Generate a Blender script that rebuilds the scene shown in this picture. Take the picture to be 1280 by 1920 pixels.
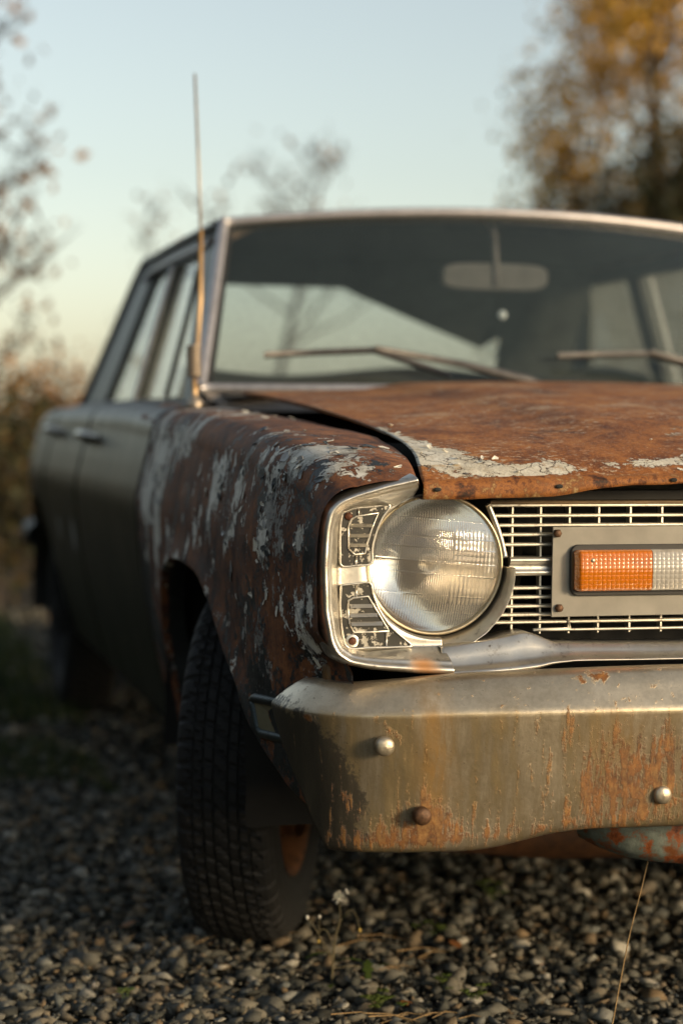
import bpy, math, random
import numpy as np
from mathutils import Vector, Matrix
R_ = math.radians
random.seed(7); rng = np.random.default_rng(7)
sc = bpy.context.scene
col = sc.collection
for o in list(bpy.data.objects): bpy.data.objects.remove(o)

# ------------------------------------------------------------------ camera
CAM = np.array([-1.405, -2.5211, .8792]); YAW, PIT, ROL = map(R_, (13.594, -2.5035, .366))
FWD = np.array([math.sin(YAW)*math.cos(PIT), math.cos(YAW)*math.cos(PIT), math.sin(PIT)])
RGT = np.array([math.cos(YAW), -math.sin(YAW), 0.]); UPV = np.cross(RGT, FWD)
RGT, UPV = RGT*math.cos(ROL)+UPV*math.sin(ROL), -RGT*math.sin(ROL)+UPV*math.cos(ROL)
cd = bpy.data.cameras.new('camera'); cam = bpy.data.objects.new('camera', cd); col.objects.link(cam)
cam.matrix_world = Matrix(((RGT[0], UPV[0], -FWD[0], CAM[0]), (RGT[1], UPV[1], -FWD[1], CAM[1]), (RGT[2], UPV[2], -FWD[2], CAM[2]), (0, 0, 0, 1)))
cd.sensor_fit = 'VERTICAL'; cd.sensor_height = 36; cd.lens = 3804.8/1920*36
cd.clip_start = .05; cd.clip_end = 3000
cd.dof.use_dof = True; cd.dof.focus_distance = 2.66; cd.dof.aperture_fstop = 2.6; cd.dof.aperture_blades = 9
sc.camera = cam

# ------------------------------------------------------------------ sky, sun, exposure
SUN_EL, SUN_AZ = R_(13), R_(137)            # azimuth from +Y towards +X: low sun, front right of the car
w = bpy.data.worlds.new('World'); sc.world = w; w.use_nodes = True
wn = w.node_tree; bg = wn.nodes['Background']
sky = wn.nodes.new('ShaderNodeTexSky'); sky.sky_type = 'NISHITA'; sky.sun_disc = False
sky.sun_elevation = SUN_EL; sky.sun_rotation = SUN_AZ; sky.air_density = 1.0; sky.dust_density = 1.3; sky.ozone_density = 1.0
hs = wn.nodes.new('ShaderNodeHueSaturation'); hs.inputs['Saturation'].default_value = .62; wn.links.new(sky.outputs[0], hs.inputs['Color']); tn = wn.nodes.new('ShaderNodeMix'); tn.data_type = 'RGBA'; tn.blend_type = 'MULTIPLY'; tn.inputs[0].default_value = 1; tn.inputs[7].default_value = (1.01, .985, .915, 1); wn.links.new(hs.outputs[0], tn.inputs[6]); wn.links.new(tn.outputs[2], bg.inputs[0]); bg.inputs[1].default_value = .135   # muted evening colour
sl = bpy.data.lights.new('sun', 'SUN'); sl.energy = 2.25; sl.angle = R_(10); sl.color = (1, .73, .43)
so = bpy.data.objects.new('sun', sl); col.objects.link(so)
sd = Vector((math.sin(SUN_AZ)*math.cos(SUN_EL), math.cos(SUN_AZ)*math.cos(SUN_EL), math.sin(SUN_EL)))
so.rotation_euler = (-sd).to_track_quat('-Z', 'Y').to_euler(); so.location = sd*30
sc.view_settings.view_transform = 'Standard'; sc.view_settings.look = 'None'
sc.view_settings.exposure = 0.60; sc.view_settings.gamma = 1.0; sc.view_settings.use_curve_mapping = False

# ------------------------------------------------------------------ helpers
def at(px, py, ax, v):                       # a point of the place, measured on a plane x/y/z = v
    d = FWD+RGT*(px-640)/3804.8-UPV*(py-960)/3804.8
    k = 'xyz'.index(ax); return CAM+d*((v-CAM[k])/d[k])
def sstep(a, b, x):
    t = np.clip((np.asarray(x, float)-a)/(b-a), 0, 1); return t*t*(3-2*t)
def ci(xs, ys):                              # smooth 1-D interpolation (cubic Hermite, limited slopes)
    xs = np.array(xs, float); ys = np.array(ys, float)
    h = np.diff(xs); d = np.diff(ys)/h; m = np.zeros(len(xs))
    m[0], m[-1] = d[0], d[-1]
    for i in range(1, len(xs)-1):
        m[i] = 0 if d[i-1]*d[i] <= 0 else (h[i-1]+h[i])/(h[i-1]/d[i]+h[i]/d[i-1]) if True else 0
    def g(x):
        x = np.clip(np.asarray(x, float), xs[0], xs[-1]); i = np.clip(np.searchsorted(xs, x)-1, 0, len(h)-1)
        t = (x-xs[i])/h[i]
        return ((1+2*t)*(1-t)**2)*ys[i]+t*(1-t)**2*h[i]*m[i]+t*t*(3-2*t)*ys[i+1]+t*t*(t-1)*h[i]*m[i+1]
    return g
def cat(pts, n):                             # Catmull-Rom through points, resampled by chord
    P = np.array(pts, float); P = np.vstack([2*P[0]-P[1], P, 2*P[-1]-P[-2]])
    out = []
    for i in range(1, len(P)-2):
        t = np.linspace(0, 1, 24, endpoint=False)[:, None]
        a, b, c, d = P[i-1], P[i], P[i+1], P[i+2]
        out.append(.5*(2*b+(c-a)*t+(2*a-5*b+4*c-d)*t**2+(3*b-a-3*c+d)*t**3))
    out = np.vstack(out+[P[-2][None]])
    s = np.r_[0, np.cumsum(np.linalg.norm(np.diff(out, axis=0), axis=1))]
    q = np.linspace(0, s[-1], n)
    return np.stack([np.interp(q, s, out[:, k]) for k in range(P.shape[1])], -1)
def vnoise(p, seed=0):                       # cheap smooth value noise on arrays of points (n,3)
    p = np.asarray(p, float); i = np.floor(p).astype(np.int64); f = p-i; f = f*f*(3-2*f)
    def h(a, b, c):
        n = (a*374761393+b*668265263+c*2147483647+seed*974634777) & 0xffffffff
        n = ((n ^ (n >> 13))*1274126177) & 0xffffffff
        return ((n ^ (n >> 16)) & 0xffff)/65535.
    r = 0
    for dx in (0, 1):
        for dy in (0, 1):
            for dz in (0, 1):
                ww = (f[..., 0] if dx else 1-f[..., 0])*(f[..., 1] if dy else 1-f[..., 1])*(f[..., 2] if dz else 1-f[..., 2])
                r = r+ww*h(i[..., 0]+dx, i[..., 1]+dy, i[..., 2]+dz)
    return r*2-1

ROOT = Vector((0, 0, 0))
def link(name, me, mats, parent=None):
    o = bpy.data.objects.new(name, me); col.objects.link(o)
    if mats is not None:
        for m in (mats if isinstance(mats, (list, tuple)) else [mats]): me.materials.append(m)
    if parent is not None:
        o.parent = parent
        w0 = Vector((0, 0, 0)); q = parent
        while q is not None: w0 = w0+q.location; q = q.parent
        o.location = -w0
    return o
def mesh(name, V, Fc, mat=None, parent=None, smooth=True, attrs=None, solid=0, bevel=0):
    me = bpy.data.meshes.new(name); me.from_pydata([tuple(map(float, v)) for v in V], [], [tuple(map(int, q)) for q in Fc]); me.update()
    if smooth: me.polygons.foreach_set('use_smooth', np.ones(len(me.polygons), bool))
    for k, a in (attrs or {}).items():
        at_ = me.attributes.new(k, 'FLOAT', 'POINT'); at_.data.foreach_set('value', np.asarray(a, np.float32).ravel())
    o = link(name, me, mat, parent)
    if bevel:
        b = o.modifiers.new('bevel', 'BEVEL'); b.width = bevel; b.segments = 2; b.limit_method = 'ANGLE'
    if solid:
        s = o.modifiers.new('solidify', 'SOLIDIFY'); s.thickness = solid; s.offset = -1
    return o
def gridfaces(n, m, closed_u=False, closed_v=False):
    i = np.arange(n if closed_u else n-1); j = np.arange(m if closed_v else m-1)
    I, J = np.meshgrid(i, j, indexing='ij'); I2 = (I+1) % n; J2 = (J+1) % m
    return np.stack([I*m+J, I2*m+J, I2*m+J2, I*m+J2], -1).reshape(-1, 4)
def grid(name, P, mat, parent=None, attrs=None, flip=False, cu=False, cv=False, **k):
    n, m = P.shape[:2]; Fc = gridfaces(n, m, cu, cv)
    if flip: Fc = Fc[:, ::-1]
    return mesh(name, P.reshape(-1, 3), Fc, mat, parent, attrs=attrs, **k)
class MB:                                    # collects simple shapes for ONE part
    def __init__(s): s.V = []; s.F = []
    def add(s, V, Fc):
        n = len(s.V); s.V += [tuple(v) for v in V]; s.F += [tuple(int(i)+n for i in q) for q in Fc]; return s
    def box(s, c, d, rz=0):
        c = np.array(c, float); h = np.array(d, float)/2; ca, sa = math.cos(rz), math.sin(rz)
        V = []
        for x in (-1, 1):
            for y in (-1, 1):
                for z in (-1, 1):
                    p = np.array([x, y, z])*h; V.append(c+np.array([p[0]*ca-p[1]*sa, p[0]*sa+p[1]*ca, p[2]]))
        return s.add(V, [(0, 1, 3, 2), (4, 6, 7, 5), (0, 4, 5, 1), (2, 3, 7, 6), (0, 2, 6, 4), (1, 5, 7, 3)])
    def tube(s, pts, r, n=8, closed=False, cap=True):
        P = np.array(pts, float); k = len(P); r = np.broadcast_to(np.asarray(r, float), (k,))
        T = np.roll(P, -1, 0)-np.roll(P, 1, 0) if closed else np.gradient(P, axis=0)
        T /= np.linalg.norm(T, axis=1)[:, None]+1e-12
        u = np.cross(T[0], [0, 0, 1.]); u = u if np.linalg.norm(u) > .1 else np.cross(T[0], [1., 0, 0]); V = []
        for i in range(k):
            u = u-T[i]*(u@T[i]); u /= np.linalg.norm(u); v = np.cross(T[i], u)
            for a in range(n):
                t = 2*math.pi*a/n; V.append(P[i]+r[i]*(u*math.cos(t)+v*math.sin(t)))
        Fc = [tuple(q) for q in gridfaces(k, n, closed, True)]
        if cap and not closed: Fc += [tuple(range(n))[::-1], tuple(range((k-1)*n, k*n))]
        return s.add(V, Fc)
    def lathe(s, prof, c, axis='y', n=40, squash=(1, 1)):     # prof: (radius, along)
        V = []
        for r, h in prof:
            for a in range(n):
                t = 2*math.pi*a/n; p = (r*math.cos(t)*squash[0], r*math.sin(t)*squash[1])
                V.append({'y': (c[0]+p[0], c[1]+h, c[2]+p[1]), 'x': (c[0]+h, c[1]+p[0], c[2]+p[1]), 'z': (c[0]+p[0], c[1]+p[1], c[2]+h)}[axis])
        return s.add(V, gridfaces(len(prof), n, False, True))
    def prism(s, poly, y0, y1):                               # polygon in (x,z), extruded along y
        n = len(poly)
        V = [(p[0], y0, p[1]) for p in poly]+[(p[0], y1, p[1]) for p in poly]
        return s.add(V, [tuple(range(n)), tuple(range(2*n-1, n-1, -1))]+[(i, n+i, n+(i+1) % n, (i+1) % n) for i in range(n)])
    def build(s, name, mat, parent=None, **k): return mesh(name, s.V, s.F, mat, parent, **k)
def mirror(o, parent):                       # the same part on the car's other side
    me = o.data.copy() if o.data else None
    c = o.copy(); c.data = me; col.objects.link(c); c.parent = parent
    if me:
        base = Matrix.Translation(o.location)
        me.transform(Matrix.Scale(-1, 4, (1, 0, 0))); me.flip_normals()
        c.location = (-o.location.x, o.location.y, o.location.z); c.rotation_euler = (o.rotation_euler.x, -o.rotation_euler.y, -o.rotation_euler.z)
    for ch in [x for x in bpy.data.objects if x.parent == o]: mirror(ch, c)
    return c
def tag(o, label, cat_, group=None, kind=None):
    o['label'] = label; o['category'] = cat_
    if group: o['group'] = group
    if kind: o['kind'] = kind
    return o
def struct(o): o['kind'] = 'structure'; return o

# ------------------------------------------------------------------ materials
class NT:
    def __init__(s, name):
        s.m = bpy.data.materials.new(name); s.m.use_nodes = True; s.t = s.m.node_tree
        s.b = s.t.nodes['Principled BSDF']; s.out = s.t.nodes['Material Output']
        s._oc = None
    def oc(s):
        if s._oc is None: s._oc = s.t.nodes.new('ShaderNodeTexCoord').outputs['Object']
        return s._oc
    def n(s, typ, **k):
        nd = s.t.nodes.new('ShaderNode'+typ)
        for a, v in k.items(): setattr(nd, a, v)
        return nd
    def put(s, sock, v):
        if hasattr(v, 'is_output') or isinstance(v, bpy.types.NodeSocket): s.t.links.new(v, sock)
        elif isinstance(v, (tuple, list)) and sock.type == 'RGBA': sock.default_value = (*v[:3], 1)
        else: sock.default_value = v
    def vec(s, sx=1, sy=1, sz=1, off=(0, 0, 0)):
        m = s.n('Mapping'); s.put(m.inputs[0], s.oc()); m.inputs['Scale'].default_value = (sx, sy, sz); m.inputs['Location'].default_value = off
        return m.outputs[0]
    def noise(s, scale, detail=4, rough=.6, v=None, dist=0, color=False):
        x = s.n('TexNoise'); s.put(x.inputs['Vector'], v if v is not None else s.oc())
        x.inputs['Scale'].default_value = scale; x.inputs['Detail'].default_value = detail; x.inputs['Roughness'].default_value = rough; x.inputs['Distortion'].default_value = dist
        return x.outputs['Color' if color else 'Fac']
    def vor(s, scale, v=None, feat='F1', out='Distance', rnd=1):
        x = s.n('TexVoronoi', feature=feat); s.put(x.inputs['Vector'], v if v is not None else s.oc()); x.inputs['Scale'].default_value = scale
        x.inputs['Randomness'].default_value = rnd
        return x.outputs[out]
    def ma(s, op, a, b=0., c=0., clamp=False):
        x = s.n('Math', operation=op); x.use_clamp = clamp
        s.put(x.inputs[0], a); s.put(x.inputs[1], b); s.put(x.inputs[2], c); return x.outputs[0]
    def ss(s, x, a, b):
        m = s.n('MapRange', interpolation_type='SMOOTHSTEP'); s.put(m.inputs[0], x); s.put(m.inputs[1], a); s.put(m.inputs[2], b)
        return m.outputs[0]
    def ramp(s, f, stops):
        x = s.n('ValToRGB'); s.put(x.inputs[0], f); e = x.color_ramp.elements
        while len(e) < len(stops): e.new(.5)
        for q, (p, c) in zip(e, stops): q.position = p; q.color = (*c, 1)
        return x.outputs[0]
    def mix(s, f, a, b):
        x = s.n('Mix', data_type='RGBA'); s.put(x.inputs[0], f); s.put(x.inputs[6], a); s.put(x.inputs[7], b); return x.outputs[2]
    def attr(s, name): return s.n('Attribute', attribute_name=name).outputs['Fac']
    def bump(s, h, dist=.002, strength=1., normal=None):
        x = s.n('Bump'); s.put(x.inputs['Height'], h); x.inputs['Distance'].default_value = dist; x.inputs['Strength'].default_value = strength
        if normal is not None: s.put(x.inputs['Normal'], normal)
        return x.outputs[0]
    def set(s, **k):
        names = dict(base='Base Color', rough='Roughness', metal='Metallic', normal='Normal', trans='Transmission Weight', ior='IOR', coat='Coat Weight', coatr='Coat Roughness', spec='Specular IOR Level', sss='Subsurface Weight', alpha='Alpha')
        for a, v in k.items(): s.put(s.b.inputs[names[a]], v)
        return s.m
def simple(name, c, rough=.6, metal=0, var=.25, scale=30, bump=0, spec=.5):
    m = NT(name); f = m.noise(scale, 5)
    m.set(base=m.ramp(f, [(.3, tuple(x*(1-var) for x in c)), (.7, tuple(min(1, x*(1+var)) for x in c))]), rough=rough, metal=metal, spec=spec)
    if bump: m.set(normal=m.bump(f, bump))
    return m.m
M = {}
def rust_cols(m, scale=18, v=None):
    a = m.noise(scale, 8, .65, v); b = m.noise(scale*5, 6, .7, v)
    f = m.ma('ADD', m.ma('MULTIPLY', a, .65), m.ma('MULTIPLY', b, .35))
    return f, a, b
def mat_fender():
    m = NT('flaking_fender_paint')
    gr = m.noise(170, 4, .7); mid = m.noise(26, 9, .72, m.vec(1, 1, .95)); big = m.noise(6, 5, .6, m.vec(1, 1, .7, (4, 4, 1)))
    f = m.ma('ADD', m.ma('ADD', m.ma('MULTIPLY', mid, .5), m.ma('MULTIPLY', gr, .25)), m.ma('MULTIPLY', big, .25))
    rust = m.ramp(f, [(.38, (.014, .009, .006)), (.45, (.052, .021, .011)), (.52, (.14, .050, .018)), (.62, (.27, .10, .030))])
    orange = m.attr('orange'); rust = m.mix(m.ma('MULTIPLY', orange, m.ss(f, .36, .58)), rust, m.ramp(mid, [(.35, (.15, .05, .018)), (.65, (.36, .15, .055))]))
    def field(sc1, off, st, at_, k):
        n = m.ma('ADD', m.ma('ADD', m.ma('MULTIPLY', m.noise(sc1, 6, .62, m.vec(1, 1, st, off)), .40), m.ma('MULTIPLY', m.noise(sc1*3.4, 9, .72, m.vec(1, 1, min(1, st*1.3), off), .8), .42)), m.ma('MULTIPLY', m.noise(sc1*13, 5, .65), .18))
        return m.ma('ADD', m.ma('MULTIPLY', m.ma('SUBTRACT', n, .5), 3.9), m.ma('MULTIPLY', at_, k))
    hd = field(11, (3, 1, 0), .6, m.attr('dark'), 1.9); dk = m.ss(hd, .22, .28)
    c = m.mix(dk, rust, m.ramp(m.noise(40, 4), [(.3, (.007, .009, .009)), (.7, (.024, .029, .029))]))
    hg = field(12, (9, 6, 4), .62, m.attr('pale'), 1.3); gk = m.ss(hg, .30, .33)                    # grey primer under the paint
    c = m.mix(gk, c, m.ramp(mid, [(.35, (.16, .15, .13)), (.65, (.34, .325, .29))]))
    h = field(11, (7, 3, 1), .68, m.attr('pale'), 2.0); pk = m.ss(h, .36, .385); rim = m.ma('SUBTRACT', m.ss(h, .29, .35), pk, clamp=True)
    cr = m.ss(m.vor(50, m.vec(1, 1, .6), 'DISTANCE_TO_EDGE'), .0, .04)
    pale = m.ramp(m.noise(28, 6, .65, m.vec(1, 1, .5)), [(.32, (.48, .44, .36)), (.5, (.72, .69, .60)), (.7, (.82, .79, .71))])
    pale = m.mix(m.ma('MULTIPLY', m.attr('teal'), .35), pale, (.13, .155, .155))
    pale = m.mix(m.ma('MULTIPLY', m.ss(gr, .56, .70), .45), pale, (.24, .14, .07))
    c = m.mix(m.ma('MULTIPLY', rim, .7), c, (.018, .014, .012))  # undercut shadow painted as a dark rim round the flakes
    c = m.mix(m.ma('MULTIPLY', pk, m.ma('ADD', m.ma('MULTIPLY', cr, .45), .55)), c, pale)
    hh = m.ma('ADD', m.ma('ADD', m.ma('MULTIPLY', pk, .9), m.ma('ADD', m.ma('MULTIPLY', dk, .35), m.ma('MULTIPLY', gk, .35))), m.ma('MULTIPLY', m.ma('ADD', mid, m.ma('MULTIPLY', gr, .8)), .38))
    rg = m.ma('SUBTRACT', m.ma('ADD', .52, m.ma('MULTIPLY', gr, .4)), m.ma('MULTIPLY', dk, .22))
    return m.set(base=c, rough=rg, normal=m.bump(hh, .0022), spec=.4)
def mat_hood():
    m = NT('rusted_hood_paint')
    gr = m.noise(150, 5, .72, m.vec(1, 1.2, 1)); mid = m.noise(18, 9, .72, m.vec(1, .8, 1)); big = m.noise(3.6, 6, .62, m.vec(1, .9, 1, (2, 2, 0)))
    f = m.ma('ADD', m.ma('ADD', m.ma('MULTIPLY', mid, .42), m.ma('MULTIPLY', gr, .28)), m.ma('MULTIPLY', big, .30))
    rust = m.ramp(f, [(.38, (.070, .022, .006)), (.46, (.20, .065, .013)), (.53, (.35, .125, .025)), (.62, (.52, .25, .07))])
    st = m.noise(6, 9, .74, m.vec(1, 1.1, 1, (2, 5, 1))); rust = m.mix(m.ma('MULTIPLY', m.ss(st, .53, .64), .75), rust, m.ramp(gr, [(.35, (.32, .16, .07)), (.6, (.58, .42, .25))]))
    st3 = m.noise(7, 9, .74, m.vec(1.1, .9, 1, (6, 2, 3))); rust = m.mix(m.ma('MULTIPLY', m.ss(st3, .55, .64), .75), rust, m.ramp(gr, [(.35, (.045, .018, .010)), (.6, (.13, .045, .018))]))
    ch = m.noise(60, 9, .76, m.vec(1, 1.8, 1)); rust = m.mix(m.ma('MULTIPLY', m.ss(ch, .545, .60), m.ss(m.noise(5, 5, .65, m.vec(1, 1, 1, (9, 9, 2))), .42, .56)), rust, (.54, .42, .28))
    sp = m.noise(240, 3, .6); rust = m.mix(m.ma('MULTIPLY', m.ss(sp, .60, .68), .55), rust, (.56, .40, .24)); rust = m.mix(m.ma('MULTIPLY', m.ss(sp, .40, .32), .6), rust, (.07, .025, .010))
    sx = m.n('SeparateXYZ'); m.put(sx.inputs[0], m.oc())
    lip = m.attr('lip'); lf = m.ma('ADD', m.ma('MULTIPLY', m.noise(30, 8, .72), .7), m.ma('MULTIPLY', gr, .3))
    lipc = m.ramp(lf, [(.38, (.022, .010, .005)), (.45, (.13, .042, .011)), (.50, (.30, .115, .026)), (.55, (.15, .052, .016)), (.61, (.34, .21, .08)), (.68, (.36, .33, .24))])
    c = m.mix(lip, rust, lipc)
    n = m.ma('ADD', m.ma('ADD', m.ma('MULTIPLY', m.noise(12, 6, .62, m.vec(1, 1.2, 1, (1, 4, 2))), .5), m.ma('MULTIPLY', m.noise(42, 8, .7, None, .4), .32)), m.ma('MULTIPLY', m.noise(130, 4), .18))
    h = m.ma('ADD', m.ma('MULTIPLY', m.ma('SUBTRACT', n, .5), 3.0), m.ma('MULTIPLY', m.attr('pale'), 1.9))
    pk = m.ss(h, .44, .46); rim = m.ma('SUBTRACT', m.ss(h, .37, .43), pk, clamp=True)
    wv = m.n('VectorMath', operation='MULTIPLY_ADD'); m.put(wv.inputs[0], m.noise(26, 5, .6, color=True)); wv.inputs[1].default_value = (.075, .075, .075); m.put(wv.inputs[2], m.vec(1.25, .55, 1))
    cr1 = m.vor(24, wv.outputs[0], 'DISTANCE_TO_EDGE'); cr2 = m.vor(95, wv.outputs[0], 'DISTANCE_TO_EDGE')
    ck = m.ma('MULTIPLY', m.ss(cr1, .004, .032), m.ma('ADD', .75, m.ma('MULTIPLY', m.ss(cr2, .0, .04), .25)))
    ck = m.ma('MAXIMUM', ck, m.ma('MULTIPLY', m.ss(m.noise(14, 4, .6, m.vec(1, 1, 1, (5, 1, 8))), .50, .58), .85))
    pale = m.ramp(m.noise(22, 5), [(.3, (.50, .44, .32)), (.5, (.70, .65, .52)), (.72, (.80, .77, .66))])
    pale = m.mix(m.ma('MULTIPLY', m.ss(m.noise(30, 6, .7), .54, .66), .75), pale, (.46, .27, .10))
    pale = m.mix(m.ma('MULTIPLY', m.ss(gr, .52, .7), .4), pale, (.35, .22, .12))
    pale = m.mix(ck, (.055, .024, .012), pale)
    c = m.mix(m.ma('MULTIPLY', rim, .7), c, (.10, .045, .02)); c = m.mix(pk, c, pale)
    hh = m.ma('ADD', m.ma('MULTIPLY', m.ma('MULTIPLY', pk, ck), 1.0), m.ma('MULTIPLY', m.ma('ADD', mid, gr), .42))
    return m.set(base=c, rough=m.ma('ADD', .48, m.ma('MULTIPLY', gr, .35)), normal=m.bump(hh, .0022), spec=.35)
def mat_chrome(name='dull_bright_trim', base=(.66, .63, .56), r0=.24):
    m = NT(name)
    n = m.noise(14, 6, .65); f = m.noise(70, 5, .7); sp = m.vor(150)
    c = m.ramp(n, [(.3, tuple(x*.72 for x in base)), (.6, base), (.8, tuple(min(1, x*1.12) for x in base))])
    dirt = m.ma('MULTIPLY', m.ss(f, .56, .70), .55); c = m.mix(dirt, c, (.10, .07, .04))
    pit = m.ss(m.ma('ADD', f, m.ma('MULTIPLY', sp, -.6)), .50, .56); c = m.mix(m.ma('MULTIPLY', pit, .6), c, (.07, .045, .025))
    rs = m.attr('rust'); rk = m.ma('MULTIPLY', m.ma('MULTIPLY', rs, .75), m.ss(m.ma('ADD', m.noise(45, 7, .7), m.ma('MULTIPLY', rs, .6)), .60, 1.0)); c = m.mix(rk, c, (.40, .17, .035))
    return m.set(base=c, metal=m.ma('SUBTRACT', .92, m.ma('MULTIPLY', rk, .85)), rough=m.ma('ADD', r0, m.ma('ADD', m.ma('MULTIPLY', f, .22), m.ma('MULTIPLY', rk, .3))), normal=m.bump(m.ma('ADD', m.noise(9, 3), m.ma('MULTIPLY', f, .12)), .0016))
def mat_bumper():
    m = NT('stained_bumper_metal')
    st = m.noise(14, 7, .62, m.vec(1, 1, .14)); st2 = m.noise(34, 8, .70, m.vec(1, 1, .11, (4, 2, 0)), .3); st3 = m.noise(95, 7, .68, m.vec(1, 1, .10, (1, 6, 0)))
    f = m.noise(150, 5, .72); blot = m.noise(12, 8, .66)
    c = m.ramp(m.ma('ADD', m.ma('MULTIPLY', blot, .7), m.ma('MULTIPLY', f, .3)), [(.36, (.46, .38, .26)), (.62, (.74, .63, .46))])
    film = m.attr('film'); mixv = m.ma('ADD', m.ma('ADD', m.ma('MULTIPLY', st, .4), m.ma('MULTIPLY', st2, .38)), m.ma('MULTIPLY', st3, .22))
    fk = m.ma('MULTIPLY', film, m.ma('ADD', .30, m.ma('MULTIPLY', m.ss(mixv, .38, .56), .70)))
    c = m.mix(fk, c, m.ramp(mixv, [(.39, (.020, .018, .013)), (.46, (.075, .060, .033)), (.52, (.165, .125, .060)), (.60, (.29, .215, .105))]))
    gr = m.attr('grime'); gk = m.ss(m.ma('ADD', m.ma('ADD', m.ma('MULTIPLY', m.ma('SUBTRACT', blot, .5), 1.5), m.ma('MULTIPLY', m.ma('SUBTRACT', f, .5), .9)), gr), .40, .62)
    c = m.mix(m.ma('MULTIPLY', gk, .9), c, m.ramp(mixv, [(.4, (.012, .011, .009)), (.6, (.045, .040, .029))]))
    ob = m.attr('ochre'); c = m.mix(m.ma('MULTIPLY', ob, m.ss(mixv, .38, .56)), c, (.30, .155, .032))
    ru = m.attr('rust')
    rn = m.ma('ADD', m.ma('ADD', m.ma('MULTIPLY', m.ma('SUBTRACT', st3, .5), 3.0), m.ma('MULTIPLY', m.ma('SUBTRACT', f, .5), 1.3)), ru)
    rk = m.ss(rn, .40, .80); rc = m.ramp(m.ma('ADD', m.ma('MULTIPLY', m.noise(60, 6, .7), .6), m.ma('MULTIPLY', st3, .4)), [(.36, (.035, .017, .008)), (.48, (.13, .052, .014)), (.58, (.24, .095, .020)), (.68, (.40, .20, .05))])
    c = m.mix(rk, c, rc)
    drip = m.ma('MULTIPLY', m.ss(m.ma('ADD', st3, m.ma('MULTIPLY', ru, .12)), .60, .66), m.ma('MULTIPLY', film, .55)); c = m.mix(drip, c, m.ramp(f, [(.4, (.10, .045, .012)), (.6, (.30, .19, .07))]))
    tot = m.ma('ADD', m.ma('ADD', m.ma('MULTIPLY', fk, .34), m.ma('MULTIPLY', gk, .40)), m.ma('ADD', m.ma('MULTIPLY', rk, .85), m.ma('MULTIPLY', ob, .3)), clamp=True)
    pit = m.ss(f, .62, .68); c = m.mix(m.ma('MULTIPLY', pit, .5), c, (.06, .035, .018))
    return m.set(base=c, metal=m.ma('MULTIPLY', m.ma('SUBTRACT', 1., tot), .88), rough=m.ma('ADD', .22, m.ma('ADD', m.ma('MULTIPLY', tot, .32), m.ma('MULTIPLY', f, .16))), normal=m.bump(m.ma('ADD', m.ma('MULTIPLY', rk, .5), m.ma('ADD', m.ma('MULTIPLY', f, .22), m.ma('MULTIPLY', m.noise(7, 2), .4))), .0012))
def mat_side():
    m = NT('dull_door_paint')
    n = m.noise(6, 6); st = m.noise(9, 6, .6, m.vec(1, 1, .3))
    c = m.ramp(n, [(.3, (.018, .019, .012)), (.7, (.040, .038, .024))])
    h = m.ma('ADD', st, m.attr('pale')); c = m.mix(m.ss(h, .80, .9), c, (.36, .36, .32))
    c = m.mix(m.ma('MULTIPLY', m.ss(m.noise(24, 7, .7), .58, .66), .5), c, (.09, .05, .028))
    return m.set(base=c, rough=m.ma('ADD', .30, m.ma('MULTIPLY', st, .2)), coat=.08, coatr=.3, spec=.22)
def mat_glass(name, tint, dust, gl=1.0, rough=.02, haze_col=(.32, .34, .31)):
    m = NT(name); t = m.t; t.nodes.remove(m.b)
    tr = m.n('BsdfTransparent'); tr.inputs[0].default_value = (*tint, 1)
    g = m.n('BsdfGlossy'); g.inputs['Roughness'].default_value = rough
    d0 = m.n('BsdfDiffuse'); m.put(d0.inputs[0], haze_col); d1 = m.n('BsdfTranslucent'); m.put(d1.inputs[0], haze_col); d = m.n('MixShader'); d.inputs[0].default_value = .5; t.links.new(d0.outputs[0], d.inputs[1]); t.links.new(d1.outputs[0], d.inputs[2])
    fr = m.n('Fresnel'); bf = m.n('NewGeometry').outputs['Backfacing']; m.put(fr.inputs[0], m.ma('SUBTRACT', 1.5, m.ma('MULTIPLY', bf, 1.5-1/1.5)))
    a = m.n('MixShader'); m.put(a.inputs[0], m.ma('MULTIPLY', fr.outputs[0], gl, clamp=True)); t.links.new(tr.outputs[0], a.inputs[1]); t.links.new(g.outputs[0], a.inputs[2])
    b = m.n('MixShader'); m.put(b.inputs[0], m.ma('MULTIPLY', m.ma('ADD', m.noise(4, 6), m.noise(60, 4)), dust)); t.links.new(a.outputs[0], b.inputs[1]); t.links.new(d.outputs[0], b.inputs[2])
    t.links.new(b.outputs[0], m.out.inputs[0]); return m.m
def mat_flaked_black():
    m = NT('flaked_black_inset')
    n = m.ma('ADD', m.ma('MULTIPLY', m.noise(75, 7, .62), .7), m.ma('MULTIPLY', m.noise(240, 4, .6), .3))
    k = m.ss(m.ma('ADD', n, m.ma('MULTIPLY', m.noise(28, 3), .45)), .765, .785)
    c = m.mix(k, m.ramp(m.noise(50, 4), [(.3, (.010, .010, .008)), (.7, (.03, .028, .02))]), m.ramp(m.noise(90, 4), [(.3, (.30, .28, .23)), (.7, (.55, .52, .45))]))
    return m.set(base=c, metal=m.ma('MULTIPLY', k, .8), rough=.42, normal=m.bump(m.ma('MULTIPLY', k, -1.), .0006))
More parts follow.
